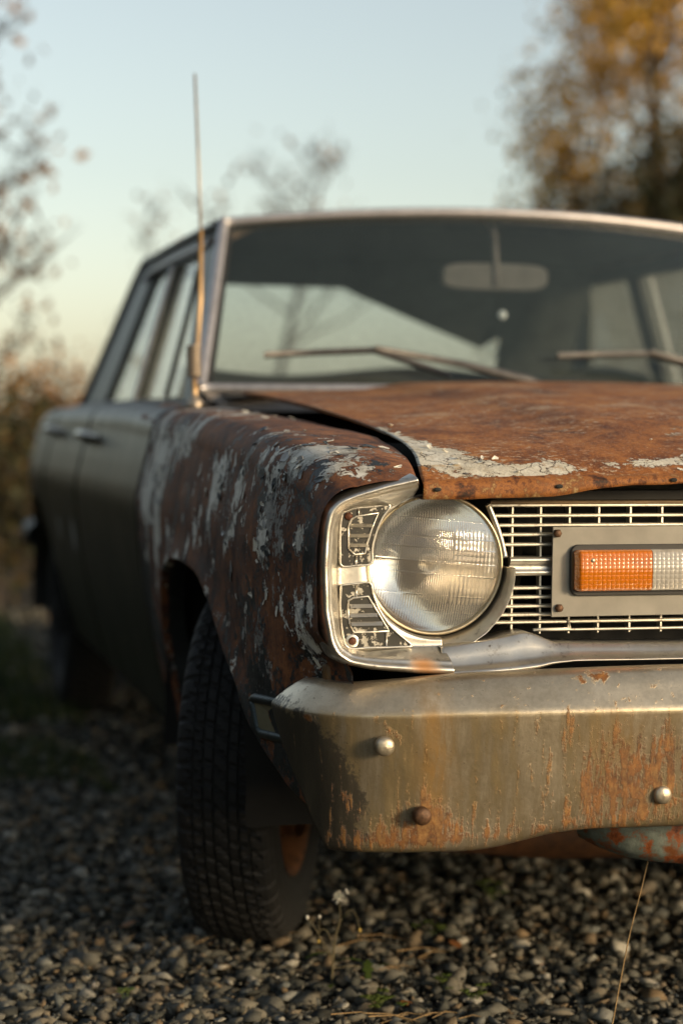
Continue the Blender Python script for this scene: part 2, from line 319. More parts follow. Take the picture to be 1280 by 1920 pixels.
def mat_amber(name, c, grid_=True, trans=.55):
    m = NT(name); m.set(base=c, rough=.08, trans=trans, ior=1.4, coat=.6, coatr=.06)
    v = m.vec(1, 1, 1)
    sx = m.n('SeparateXYZ'); m.put(sx.inputs[0], m.oc())
    wx = m.ma('ABSOLUTE', m.ma('SINE', m.ma('MULTIPLY', sx.outputs[0], 490))); wz = m.ma('ABSOLUTE', m.ma('SINE', m.ma('MULTIPLY', sx.outputs[2], 490)))
    m.set(normal=m.bump(m.ma('MULTIPLY', m.ma('POWER', wx, .5), m.ma('POWER', wz, .5)), .0012, .55))
    dirt = m.ss(m.noise(40, 6, .7), .52, .72); m.set(base=m.mix(m.ma('MULTIPLY', dirt, .5), c, tuple(x*.35 for x in c)))
    return m.m
M['fender'] = mat_fender(); M['hood'] = mat_hood(); M['chrome'] = mat_chrome(); M['bumper'] = mat_bumper(); M['side'] = mat_side()
M['wsglass'] = mat_glass('dusty_windshield_glass', (.86, .91, .93), .19, .9, .02, (.20, .27, .275))
M['glass'] = mat_glass('side_window_glass', (.95, .97, .95), .20, 1.0, .03, (.62, .64, .58))  # pale dust film thickened to lift the panes towards sky brightness
M['flaked'] = mat_flaked_black()
M['black'] = simple('black_underbody', (.006, .006, .005), .8, 0, .4)
M['gasket'] = simple('black_rubber_gasket', (.012, .012, .011), .55)
M['trim'] = simple('grey_window_trim', (.42, .41, .42), .38, .55, .18, 40)
M['darktrim'] = simple('dark_pillar_paint', (.018, .022, .021), .45, 0, .4)
M['roof'] = mat_side()
M['rubber'] = simple('worn_tyre_rubber', (.006, .006, .0055), .75, 0, .45, 60, .0008)
M['rim'] = simple('rusted_wheel_steel', (.11, .045, .016), .7, .1, .5, 40, .001)
M['screw'] = simple('rusted_screw_steel', (.085, .028, .012), .65, .3, .5, 200, .0006)
M['boltbright'] = simple('bright_bolt_head', (.46, .40, .30), .40, .8, .3, 120, .0005)
M['boltdark'] = simple('rusty_bolt_head', (.10, .052, .026), .55, .5, .4, 200, .0006)
M['plate'] = simple('bare_aluminium_plate', (.215, .205, .175), .5, .2, .14, 25)
M['amber'] = mat_amber('amber_lamp_plastic', (.78, .21, .004), trans=.34)
M['clear'] = mat_amber('clear_lamp_plastic', (.72, .68, .60), trans=.5)
M['interior'] = simple('dark_interior_vinyl', (.028, .03, .028), .75, 0, .3)
M['seat'] = simple('worn_seat_vinyl', (.045, .042, .036), .7, 0, .3)
M['headliner'] = simple('sagging_headliner_cloth', (.06, .065, .062), .9)
M['antrod'] = simple('sunlit_antenna_rod', (.62, .42, .22), .4, .4, .15)  # warm sun glow painted into the rod colour
M['spring'] = simple('antenna_spring_steel', (.40, .33, .25), .4, .7, .3, 200)
M['wiper'] = simple('worn_wiper_metal', (.12, .115, .11), .45, .3, .4)
M['wiperblk'] = simple('wiper_rubber', (.02, .02, .02), .6)

# ------------------------------------------------------------------ the car
car = bpy.data.objects.new('old_sedan', None); col.objects.link(car); car.location = (0, 2.3, 0)
tag(car, 'rusty abandoned four-door sedan with flaking paint parked on gravel', 'car')
prof = ci([.20, .285, .36, .46, .56, .66, .715, .735, .78, .84, .88, .93], [.770, .788, .808, .831, .849, .862, .866, .8640, .854, .838, .827, .812])
prof_f = ci([.20, .285, .36, .46, .56, .66, .715, .735, .78, .84, .88, .93], [.815, .832, .848, .858, .862, .865, .866, .8645, .857, .843, .832, .815])
def X_side(y, z):
    y = np.asarray(y, float); k = sstep(.85, 1.3, y); return -(prof_f(z)*(1-k)+prof(z)*k-.045*(1-sstep(-.03, .15, y))*(1-sstep(.555, .62, z))-.034*(1-sstep(-.03, .30, y))-.085*sstep(3.7, 4.85, y))
zc = ci([-.03, .0, .05, .2, .45, .75, 1.05, 1.45, 2, 3.4, 4.0, 4.9], [.792, .806, .828, .852, .871, .886, .897, .904, .915, .918, .905, .86])
zi = ci([-.03, .0, .05, .15, .32, .67, 1.1, 1.45], [.800, .812, .826, .842, .860, .878, .894, .908])
xi = ci([-.03, .0, .1, .25, .5, 1.45], [-.702, -.699, -.683, -.673, -.671, -.671])
def wear(P, blobs):                          # paint wear: soft patches (point, radius y, radius z or 3 radii, strength)
    P = P.reshape(-1, 3); a = np.zeros(len(P))
    for c, r, s in blobs:
        d = (P-np.array(c))/np.array(r); a += s*np.exp(-(d*d).sum(1))
    return a
def stroke(P, pts, wd, s):                   # wear along a polyline
    P = P.reshape(-1, 3); best = np.full(len(P), 1e9); pts = np.array(pts, float)
    for a, b in zip(pts[:-1], pts[1:]):
        t = np.clip(((P-a)@(b-a))/((b-a)@(b-a)), 0, 1); best = np.minimum(best, np.linalg.norm(P-(a+t[:, None]*(b-a)), axis=1))
    return s*np.exp(-(best/wd)**2)

def build_fender():
    ctl = [(-.018, .40, -.018), (.03, .366, .03), (.08, .361, .08), (.19, .414, .19), (.328, .491, .328), (.448, .555, .45), (.564, .610, .56), (.672, .637, .67), (.831, .648, .82), (.96, .634, .94), (1.05, .602, 1.02), (1.105, .55, 1.08), (1.135, .47, 1.13), (1.137, .38, 1.18), (1.125, .285, 1.23), (1.25, .283, 1.31), (1.405, .283, 1.405)]
    S = cat(ctl, 300); By, Bz, Ay = S[:, 0], S[:, 1], S[:, 2]
    rows = []
    x0 = X_side(By, Bz)
    rows.append(np.stack([x0+.035, By, Bz+.004], -1)); rows.append(np.stack([x0+.012, By, Bz], -1)); rows.append(np.stack([x0+.003, By, Bz+.001], -1))
    zsh = zc(Ay)-.052
    for v in np.linspace(0, 1, 110):
        v2 = v; y = By+(Ay-By)*v2; z = Bz+.004+(zsh-Bz-.004)*v2
        flare = -.010*np.exp(-(v*(zsh-Bz)/.03)**2)*sstep(.12, .3, By)*(1-sstep(1.12, 1.2, By))
        rows.append(np.stack([X_side(y, z)+flare, y, z], -1))
    xs, zs = X_side(Ay, zsh), zsh
    xc, zz = xs+.048, zc(Ay)
    for a in np.linspace(0, math.pi/2, 14)[1:]:
        rows.append(np.stack([xc+(xs-xc)*math.cos(a), Ay, zs+(zz-zs)*math.sin(a)], -1))
    X1, Z1 = xi(Ay), zi(Ay)
    for t in np.linspace(0, 1, 26)[1:]:
        rows.append(np.stack([xc+(X1-xc)*t, Ay, zz+(Z1-zz)*t+.004*math.sin(math.pi*t)], -1))
    rows.append(np.stack([X1+.003, Ay, Z1-.004], -1)); rows.append(np.stack([X1+.004, Ay, Z1-.006-.045*sstep(.03, .2, Ay)], -1))
    P = np.stack(rows, 0)
    q = P.reshape(-1, 3)
    dn = .0022*vnoise(q*9, 3)+.0008*vnoise(q*30, 5)                     # dents
    q[:, 0] += dn; q[:, 2] += dn*.6
    P = q.reshape(P.shape)
    lipd = np.zeros(P.shape[:2]); lipd[:2] = 1; lipd = lipd.ravel()
    A = dict(pale=np.where(lipd > 0, -1, wear(P, FEND['pale'])), dark=wear(P, FEND['dark'])+lipd, orange=np.clip(wear(P, FEND['orange']), 0, 1), teal=np.clip(wear(P, FEND['teal']), 0, 1))
    return grid('fender', P, M['fender'], car, A, flip=True)
def s_(px, py, x=-.858): return tuple(at(px, py, 'x', x))
FEND = dict(
    pale=[(s_(290, 850), (.1, .10, .055), .30), (s_(278, 930), (.1, .07, .06), .32), (s_(325, 830), (.1, .12, .04), .17), (s_(300, 960), (.1, .035, .06), .26), (s_(278, 1060), (.1, .03, .07), .22),
          (s_(510, 870), (.1, .055, .045), .21), (s_(490, 1010), (.1, .03, .035), .32), (s_(495, 930), (.1, .03, .07), .18), (s_(545, 870), (.1, .04, .03), .18), (s_(400, 930), (.1, .1, .06), .11), (s_(440, 1010), (.1, .04, .05), .12),
          (s_(545, 1130), (.1, .03, .05), .17), (s_(580, 1100), (.1, .015, .03), .17), (s_(470, 1180), (.1, .05, .04), .12), (s_(530, 1190), (.1, .03, .04), .15), (s_(450, 1290), (.1, .04, .03), .10), (s_(350, 1045), (.1, .06, .012), .22), (s_(430, 1170), (.1, .05, .02), .14),
          (s_(525, 1300), (.1, .02, .02), .16), ((-.78, .12, .84), (.04, .03, .03), .20), ((-.70, .14, .85), (.03, .03, .05), .22), ((-.74, .9, .89), (.08, .22, .05), .12), ((-.74, 1.3, .9), (.1, .12, .05), .22)],
    dark=[(s_(540, 1000), (.1, .05, .12), .10), (s_(580, 1200), (.1, .06, .14), .32), (s_(540, 1430), (.2, .2, .10), .36), (s_(400, 1180), (.1, .2, .10), .04), (s_(330, 1000), (.1, .08, .05), .14), (s_(480, 1300), (.1, .1, .08), .12), ((-.80, .05, .82), (.05, .05, .04), .13), (s_(265, 1100), (.1, .1, .25), .22)],
    orange=[((-.72, .25, .86), (.07, .25, .06), .9), ((-.75, 1.1, .9), (.08, .5, .05), .75), ((-.76, .07, .84), (.06, .08, .04), .7), (s_(335, 800), (.1, .06, .05), .35), (s_(520, 1150), (.1, .08, .1), .25), (s_(440, 1330), (.1, .05, .2), .25)],
    teal=[(s_(520, 860), (.1, .09, .06), .9), (s_(500, 920), (.1, .04, .05), .5), ((-.78, .12, .84), (.06, .12, .05), .8), ((-.70, .16, .85), (.04, .12, .05), .7), (s_(520, 1430), (.1, .08, .08), .9)])
rf = np.random.default_rng(5)
for _ in range(150):                          # many small flakes, thickest along the top and towards the door
    y_ = rf.uniform(.05, 1.36)**1.05; z_ = rf.uniform(.50, .90); k_ = (.6+.5*y_)*(.55+.9*(z_-.5)/.4)
    FEND['pale'].append(((-.855, y_, z_), (.1, rf.uniform(.007, .022), rf.uniform(.010, .032)), rf.uniform(.08, .24)*k_))
for _ in range(26):
    FEND['dark'].append(((-.855, rf.uniform(.02, 1.3), rf.uniform(.42, .86)), (.1, rf.uniform(.02, .06), rf.uniform(.02, .07)), rf.uniform(.05, .2)))
fender = build_fender(); mirror(fender, car)

# hood
zh = ci([-.02, -.005, .03, .1, .2, .395, .75, 1.1, 1.47], [.800, .807, .822, .841, .857, .877, .902, .918, .932])
def hood_z(x, y):
    u = np.abs(x)/.68
    crown = (.010+.018*sstep(.0, 1.2, y))*(1-u**2)
    panel = .009*(1-sstep(.33, .43, np.abs(x)))*sstep(.04, .35, y)
    return zh(y)+crown+panel
def build_hood():
    ys = np.r_[np.linspace(-.004, .12, 40), np.linspace(.125, 1.41, 110)]
    us = np.linspace(-1, 1, 241)
    lipz = ci([-.70, -.613, -.518, -.445, -.332, 0, .70], [.783, .783, .786, .796, .803, .806, .784])
    P = []
    hw = -xi(ys)-.009
    XX = us*hw[0]
    zt = hood_z(XX, -.004)
    wob = .0009*vnoise(np.stack([XX*22, XX*0, XX*0], -1), 2)
    for yy, t in ((.028, 'r'), (-.006, 1), (-.0125, .97), (-.0135, .7), (-.0135, .35), (-.0125, .12)):
        z = lipz(XX)+wob+.003 if t == 'r' else (zt-.003)+(lipz(XX)+wob-zt+.003)*t
        P.append(np.stack([XX, np.full_like(XX, yy)+.0012*vnoise(np.stack([XX*30, XX*0+1, XX*0], -1), 4), z], -1))
    for y, h in zip(ys, hw):
        x = us*h
        back = .05*(1-(us)**2)*sstep(1.0, 1.41, y)*-1
        P.append(np.stack([x, y+back, hood_z(x, y)], -1))
    P = np.stack(P, 0)
    # turned-down side flanges
    L = P[:, :1].copy(); L[6:, :, 2] -= .008; L[6:, :, 0] += .012; Rr = P[:, -1:].copy(); Rr[6:, :, 2] -= .008; Rr[6:, :, 0] -= .012
    P = np.concatenate([L, P, Rr], 1)
    q = P.reshape(-1, 3); dn = .0012*vnoise(q*np.array([4, 3, 1]), 8)+.0003*vnoise(q*40, 9); q[:, 2] += dn
    # the rear corner next to the fender stands a little proud
    q[:, 2] += .008*np.exp(-((q[:, 0]+.66)/.12)**2)*sstep(.5, 1.3, q[:, 1])
    P = q.reshape(P.shape)
    pale = sum(stroke(P, a, b, s) for a, b, s in HOOD['pale'])
    lip = 1-sstep(-.006, .001, q[:, 1]); lip = np.maximum(lip, (q[:, 1] < .03)*(q[:, 2] < .797))
    pale = np.where(lip > .5, -1, pale)
    return grid('hood', P, M['hood'], car, dict(pale=pale, lip=lip, grey=wear(P, HOOD['grey'])), flip=False)
HOOD = dict(pale=[([(-.668, .34, .87), (-.665, .18, .855), (-.66, .08, .835)], .030, .36), ([(-.668, .08, .835), (-.64, .035, .82), (-.57, .02, .817), (-.50, .02, .819)], .034, .40),
                  ([(-.60, .05, .83), (-.62, .11, .845)], .02, .25), ([(-.41, .03, .825), (-.30, .035, .83), (-.1, .04, .835), (.2, .03, .83)], .026, .27), ([(-.50, .03, .82), (-.50, .10, .84)], .012, .18), ([(-.36, .16, .86), (-.2, .2, .87), (.1, .2, .87)], .05, .11)],
            grey=[((-.6, 1.3, .93), (.1, .12, .1), .12), ((.0, .9, .93), (.6, .06, .1), .10)])
hood = build_hood()
for px, py in ((820, 918), (1048, 912), (1262, 900)):
    p = at(px, py, 'y', -.0155); MB().lathe([(.0001, -.0006), (.0030, -.0006), (.0034, .0)], p, n=14, squash=(1.5, .85)).build('bolt_hole_disc', M['black'], hood)  # raised black oval painted for the dark inside the hole

# lifted paint chips that stand off the metal
def chips(part, count, pick, cols, seed, smin, smax):
    r = np.random.default_rng(seed); me = part.data; me.update()
    n = len(me.vertices); co = np.empty(n*3, np.float32); me.vertices.foreach_get('co', co); co = co.reshape(-1, 3); nr = np.empty(n*3, np.float32); me.vertices.foreach_get('normal', nr); nr = nr.reshape(-1, 3)
    pl = np.empty(n, np.float32); me.attributes['pale'].data.foreach_get('value', pl)
    wgt = pick(co)*np.clip(pl-.02, 0, .25); wgt /= wgt.sum()
    for i in r.choice(n, count, False, wgt):
        c, nn = co[i].astype(float), nr[i].astype(float)
        if part is hood and nn[2] < 0: nn = -nn
        if part is fender and nn[0]-nn[2] > 0: nn = -nn
        u = np.cross(nn, r.normal(size=3)); u /= np.linalg.norm(u); v = np.cross(nn, u); s0 = r.uniform(smin, smax); k = r.integers(7, 11); asp = r.uniform(.5, .9)
        an_ = np.sort(r.uniform(0, 2*math.pi, k)); rad = s0*r.uniform(.6, 1.1, k); lift = r.uniform(.0006, .0022); cd_ = r.uniform(0, 6.28); V = [c+nn*.0011]
        for a, q in zip(an_, rad): V.append(c+u*math.cos(a)*q+v*math.sin(a)*q*asp+nn*(.0008+lift*(1+math.cos(a-cd_))))
        mesh('paint_flake', V, [(0, j+1, (j+1) % k+1) for j in range(k)], cols[int(r.integers(len(cols)))], part, smooth=False, solid=.0006)
CH = [simple('pale_paint_chip', (.66, .63, .54), .5, 0, .2, 60), simple('grey_paint_chip', (.26, .26, .25), .45, 0, .3, 60), simple('dark_paint_chip', (.05, .06, .065), .4, 0, .3, 60)]
chips(fender, 70, lambda c: (c[:, 1] < .55)*(c[:, 2] > .62)*1., [CH[0], CH[1], CH[1], CH[2], CH[2]], 3, .004, .012)
chips(fender, 50, lambda c: (c[:, 1] < 1.2)*(c[:, 2] > .45)*1., [CH[0], CH[1], CH[0]], 4, .004, .011)
chips(hood, 26, lambda c: (c[:, 1] > .0)*(c[:, 1] < .4)*(c[:, 0] < .0)*1., [CH[0], CH[0], CH[0], CH[1]], 5, .003, .008)

# engine bay, inner panels, floor, firewall: dark sheet metal behind everything
mb = MB(); mb.box((0, .155, .62), (1.30, .02, .42)); mb.box((0, 1.42, .62), (1.36, .03, .56)); mb.box((-.62, .8, .62), (.02, 1.24, .46)); mb.box((.62, .8, .62), (.02, 1.24, .46)); mb.box((0, .75, .83), (1.22, 1.16, .01))
mb.build('engine_bay', M['black'], car, smooth=False)
mb = MB(); mb.box((0, 3.0, .30), (1.56, 3.1, .05)); mb.box((0, .9, .42), (.8, 1.2, .06)); mb.build('floor_pan', M['black'], car, smooth=False)
def liner(yc):
    a = np.linspace(-.15, math.pi+.15, 30); xs = np.linspace(-.835, -.44, 4)
    P = np.stack([np.stack([np.full_like(a, x), yc+.40*np.cos(a), .33+.36*np.sin(a)], -1) for x in xs], 0)
    o = grid('wheel_well', P, M['black'], car); mirror(o, car)
    MB().box((-.45, yc, .50), (.01, .84, .44)).build('wheel_well', M['black'], car, smooth=False)
liner(.83); liner(3.66)

# doors and quarter panel
def side_panel(name, y0, y1, mat, arch=None, blobs=()):
    n = max(30, int((y1-y0)*60)); ys = np.linspace(y0, y1, n); rows = []
    zb = np.full(n, .285)
    if arch:
        d = np.clip(arch[1]**2-(ys-arch[0])**2, 0, None); zb = np.maximum(zb, np.where(d > 0, arch[2]+np.sqrt(d)*.95, .285))
    for k, x in enumerate((.03, .006)): rows.append(np.stack([X_side(ys, zb)+x, ys, zb+.002], -1))
    zt = zc(ys)-.05
    for v in np.linspace(0, 1, 60):
        z = zb+(zt-zb)*v; rows.append(np.stack([X_side(ys, z), ys, z], -1))
    xs = X_side(ys, zt)
    for a in np.linspace(0, math.pi/2, 8)[1:]:
        rows.append(np.stack([xs+.05*(1-math.cos(a)), ys, zt+(zc(ys)+.004-zt)*math.sin(a)], -1))
    inner = -.715+.085*sstep(3.7, 4.85, ys)
    if y0 > 3.3: inner = np.where(ys > 3.5, inner+.3*sstep(3.5, 3.9, ys), inner)
    rows.append(np.stack([inner, ys, zc(ys)+.018], -1)); rows.append(np.stack([inner+.02, ys, zc(ys)+.016], -1))
    P = np.stack(rows, 0)
    P[:, 0, 0] += .012; P[:, -1, 0] += .012       # rounded shut edges
    o = grid(name, P, mat, car, dict(pale=wear(P, blobs)), flip=True); mirror(o, car); return o
pd = [(s_(250, 800), (.1, .25, .03), .2), (s_(200, 790), (.1, .4, .02), .12)]
fd = side_panel('front_door', 1.412, 2.50, M['side'], None, pd)
rd = side_panel('rear_door', 2.507, 3.36, M['side'], (3.68, .37, .31), [(s_(135, 1000), (.1, .04, .05), .5), (s_(108, 985), (.1, .05, .06), .5)])
qp = side_panel('quarter_panel', 3.367, 4.82, M['side'], (3.68, .37, .31))
def handle(y, z):
    c = np.array([X_side(y, z), y, z]); mb = MB()
    mb.tube([c+[0, -.075, 0], c+[-.028, -.07, .004], c+[-.034, -.03, .006], c+[-.034, .04, .006], c+[-.026, .075, .004], c+[0, .08, 0]], [.009, .010, .011, .012, .011, .009], 10)
    mb.lathe([(.0, -.02), (.015, -.02), (.017, 0)], c+[0, .10, 0], 'x', 14)
    return mb.build('door_handle', M['chrome'], fd if y < 2.5 else rd)
mirror(handle(2.33, .842), car); mirror(handle(3.17, .852), car)
# trunk, rear face
xs = np.linspace(-1, 1, 25); ys = np.linspace(3.6, 4.80, 20)
P = np.stack([np.stack([xs*(.62-.06*sstep(3.8, 4.8, y)), np.full_like(xs, y), zc(y)+.016+.012*(1-xs**2)], -1) for y in ys], 0); grid('trunk_lid', P, M['side'], car)
zs = np.linspace(.34, .86, 12); P = np.stack([np.stack([xs*.74, np.full_like(xs, 4.83+.02*math.sin((z-.34)*6)), np.full_like(xs, z)], -1) for z in zs], 0); grid('tail_panel', P, M['side'], car, flip=True)
MB().tube(cat([(-.76, 4.62, .48), (-.76, 4.84, .48), (-.70, 4.90, .48), (0, 4.93, .48), (.72, 4.90, .48), (.80, 4.84, .48), (.80, 4.55, .48)], 40), .05, 10).build('rear_bumper', M['darktrim'], car)

# roof and greenhouse
def roofz(x, y): return 1.362-.030*(x/.57)**2-.035*sstep(.50, .63, np.abs(x))-.10*sstep(2.75, 3.35, y)*.55-.006*(1-sstep(1.85, 2.05, y))
xs = np.linspace(-.625, .625, 81); ys = np.linspace(0, 1, 60)
P = np.stack([np.stack([xs, 1.875+.065*(xs/.6)**2+(3.08-1.875-.065*(xs/.6)**2+.05*(1-(xs/.6)**2))*t, 0*xs], -1) for t in ys], 0)
P[..., 2] = roofz(P[..., 0], P[..., 1]); q = P.reshape(-1, 3); q[:, 2] += .0018*vnoise(q*25, 6)+.001*vnoise(q*70, 7)
fr = P[:1].copy(); fr[..., 2] -= .02; fr[..., 1] += .004; P = np.concatenate([fr, P], 0)
rustr = simple('rusted_roof_paint', (.20, .13, .085), .6, 0, .5, 30, .001)
roof = grid('roof', P, rustr, car, flip=True, solid=.004)
def G(y, w_, inset=0): return np.array([-(.72-.105*w_)+inset, y, .935+.36*w_])
def gpoly(name, pts, mat, th=.03, out=0):
    n = len(pts); V = [G(y, w_, -out) for y, w_ in pts]+[G(y, w_, th) for y, w_ in pts]
    Fc = [tuple(range(n)), tuple(range(2*n-1, n-1, -1))]+[(i, n+i, n+(i+1) % n, (i+1) % n) for i in range(n)]
    o = mesh(name, V, Fc, mat, car, smooth=False); mirror(o, car); return o
gpoly('pillar', [(1.60, -.03), (1.74, -.03), (2.07, .90), (2.07, 1.03), (1.93, 1.05)], M['darktrim'])
gpoly('pillar', [(2.475, -.03), (2.555, -.03), (2.555, .93), (2.475, .93)], M['darktrim'], .03)
gpoly('pillar', [(3.12, -.03), (3.62, -.03), (3.10, 1.03), (2.94, 1.03), (2.86, .93)], M['darktrim'])
gpoly('roof_rail', [(1.95, .925), (2.95, .925), (3.10, 1.04), (1.93, 1.05)], M['darktrim'], .03)
def gstrip(name, pts, wd, mat, th=.010): 
    o = MB().tube(cat([G(y, w_, -.004) for y, w_ in pts], 40), wd, 8).build(name, mat, car); mirror(o, car); return o
gstrip('drip_rail', [(1.93, 1.06), (2.4, 1.07), (2.9, 1.06), (3.12, 1.03), (3.35, .55), (3.62, -.02)], .011, M['darktrim'])
gstrip('window_trim', [(1.98, .955), (2.4, .965), (2.85, .95), (2.95, .90)], .007, M['trim'])
gstrip('window_trim', [(2.47, .93), (2.47, .0)], .006, M['trim'])
gstrip('window_divider', [(1.955, .0), (1.99, .5), (2.03, .80)], .007, M['darktrim'])
gpoly('side_window', [(1.75, .0), (2.475, .0), (2.475, .93), (2.07, .93)], M['glass'], .016, -.012)
gpoly('side_window', [(2.555, .0), (3.13, .0), (2.87, .93), (2.555, .93)], M['glass'], .016, -.012)
# windshield
def ws(u, v):
    xb, xt = .715*u, .598*u
    b = np.array([xb, 1.385+.15*u*u, .950-.0*u]); t = np.array([xt, 1.845+.085*u*u, 1.348-.030*u*u])
    p = b+(t-b)*v; p[1] -= .018*math.sin(math.pi*v)*(1-.5*u*u); return p
U = np.linspace(-1, 1, 61); Vv = np.linspace(0, 1, 25)
P = np.array([[ws(u, v) for u in U] for v in Vv])
wsg = grid('windshield', P, M['wsglass'], car)
def wstrip(pts, r, mat, name='windshield_trim', sq=1): return MB().tube(pts, r, 10).build(name, mat, car)
wstrip([ws(-1, v)+np.array([-.004, -.006, .0]) for v in np.linspace(-.01, 1.02, 30)], .0125, M['trim'])
wstrip([ws(1, v)+np.array([.004, -.006, 0]) for v in np.linspace(-.01, 1.02, 30)], .0125, M['trim'])
wstrip([ws(u, 0)+np.array([0, -.008, -.002]) for u in U], .010, M['trim'])
wstrip([ws(u, 1)+np.array([0, -.008, .004]) for u in U], .010, M['trim'])
for s in (-1, 1): wstrip([ws(s*.985, v)+np.array([0, .004, 0]) for v in np.linspace(0, 1, 20)], .010, M['gasket'], 'windshield_gasket')
wstrip([ws(u, .985)+np.array([0, .002, 0]) for u in U*.985], .008, M['gasket'], 'windshield_gasket')
# cowl
Uc = np.linspace(-1, 1, 41)
P = np.stack([np.array([[.715*u*(1-.015*k), 1.372+.148*u*u-.02*k, .938-.012*min(k, 3)-.0*u] for u in Uc]) for k in range(5)], 0)
cw = grid('cowl_panel', P, simple('grey_cowl_paint', (.24, .21, .18), .5, 0, .4, 25), car, flip=True)
mb = MB(); c4 = []
P = np.array([[(x, y, .909+.010*t) for t, y in ((0, 1.40), (1, 1.62))] for x in (-.83, -.78, -.70)]); P[0, :, 2] -= .03
o = grid('cowl_corner', P, M['fender'], car, dict(pale=np.full(6, .1), dark=np.zeros(6), orange=np.full(6, .4), teal=np.zeros(6)), flip=True); mirror(o, car)
# rear window, headliner
P = np.array([[(x*(.55+.10*(1-v)), 3.10+.50*(1-v)+.05*(1-x*x), .955+.335*v) for x in np.linspace(-1, 1, 15)] for v in np.linspace(0, 1, 8)])
grid('rear_window', P, M['glass'], car, flip=True)
ed = [(-.60, 1.30)]+[tuple(at(a_, b_, 'y', 3.02)[[0, 2]]) for a_, b_ in ((400, 532), (450, 535), (540, 538), (640, 541), (700, 567), (760, 592), (820, 618), (870, 640), (900, 653), (935, 632), (930, 660), (925, 700))]+[(.50, 1.0), (.60, .99)]
P = np.array([[(x, 3.02-.25*(k/6)+.02*math.sin(9*x), zz+(1.335-.0-zz)*(k/6)**.7) for x, zz in ed] for k in range(7)])
grid('headliner', P, M['headliner'], car)
P = np.array([[(x, y, 1.305+.02*(1-(x/.6)**2)) for x in np.linspace(-.6, .6, 9)] for y in (1.96, 2.4, 2.8)]); grid('headliner', P, M['headliner'], car)
# interior
def bench(y, ztop, nm):
    xs_ = np.linspace(-.62, .62, 30); pr = [(-.02, .40), (-.07, .62), (-.06, ztop-.05), (-.03, ztop-.005), (.02, ztop), (.06, ztop-.03), (.10, .62), (.12, .35)]
    P = np.array([[(x, y+a+.10*(h-.6), h+(.012*math.cos(x*9) if h > .8 else 0)-(.02 if abs(x) < .02 and h > .9 else 0)) for a, h in pr] for x in xs_]); b = grid(nm, P, M['seat'], car)
    MB().box((0, y-.26, .45), (1.22, .5, .16)).build('seat_cushion', M['seat'], b, bevel=.03)
bench(2.45, 1.012, 'front_seat'); bench(3.30, .93, 'rear_seat')
P = np.array([[(x, y, z) for y, z in ((1.44, .93), (1.56, .945), (1.72, .935), (1.76, .90), (1.74, .70))] for x in np.linspace(-.68, .68, 12)]); grid('dashboard', P, M['interior'], car)
MB().box((0, 3.42, .90), (1.3, .4, .015)).build('parcel_shelf', M['interior'], car)
t = np.linspace(0, 2*math.pi, 40, endpoint=False)
swc = np.array([.36, 2.02, .83]); sw = MB().tube([swc+np.array([.20*math.cos(a), .09*math.sin(a), .18*math.sin(a)]) for a in t], .011, 8, True)
sw.tube([swc+[-.19, 0, 0], swc, swc+[.19, 0, 0]], .012, 8); sw.tube([swc, swc+[0, -.2, -.1]], .022, 8); sw.build('steering_wheel', M['interior'], car)
mp = np.array([0.012, 1.885, 1.212])
mir = MB(); a = np.linspace(0, 2*math.pi, 28, endpoint=False)
mir.prism([(mp[0]+.125*np.sign(math.cos(q))*abs(math.cos(q))**.5, mp[2]+.031*np.sign(math.sin(q))*abs(math.sin(q))**.5) for q in a], mp[1]-.012, mp[1]+.012)
mirr = mir.build('rear_view_mirror', simple('mirror_back_plastic', (.085, .075, .066), .6), car, smooth=False, bevel=.004)
MB().tube([mp+[0, -.01, -.02], mp+[0, -.012, .03], mp+[0, .0, .09], mp+[0, .03, .12]], [.009, .008, .007, .012], 10).build('mirror_stem', simple('mirror_stem_metal', (.12, .10, .085), .5, .2), mirr)
MB().lathe([(.0, 0), (.008, .0), (.010, .004)], ws(-.105, .40)+np.array([0, .012, 0]), n=20).build('inspection_sticker', simple('pale_round_sticker', (.55, .57, .55), .6), car)

# wipers
def wiper(pivot, mid, tip, tail, lift=.018):
    L = np.array([0, -.7, .6])*lift
    pv, md, tp, tl = [np.array(p, float) for p in (pivot, mid, tip, tail)]
    arm = MB().tube([pv+[0, 0, .002], pv+L*1.2+(md-pv)*.12, pv+L*1.6+(md-pv)*.5, md+L*1.2], [.011, .010, .008, .006], 8)
    ob = arm.build('wiper', M['wiper'], car)
    b = MB(); pts = [tp+L*.45, tp+(md-tp)*.5+L*.75, md+L*.9, md+(tl-md)*.5+L*.75, tl+L*.45]
    b.tube(pts, .0065, 6); b.build('blade_holder', M['wiper'], ob)
    MB().tube([p-L*.35 for p in pts], .005, 6).build('blade_rubber', M['wiperblk'], ob)
    MB().lathe([(.0, -.016), (.012, -.014), (.014, 0), (.014, .02)], pv, 'y', 16).build('pivot_cap', M['screw'], ob)
wiper((-.035, 1.372, .945), (-.38, 1.455, 1.018), (-.595, 1.50, 1.012), (-.235, 1.40, .972))
wiper((.42, 1.40, .950), (.20, 1.43, 1.018), (.0, 1.425, 1.016), (.34, 1.42, .985))

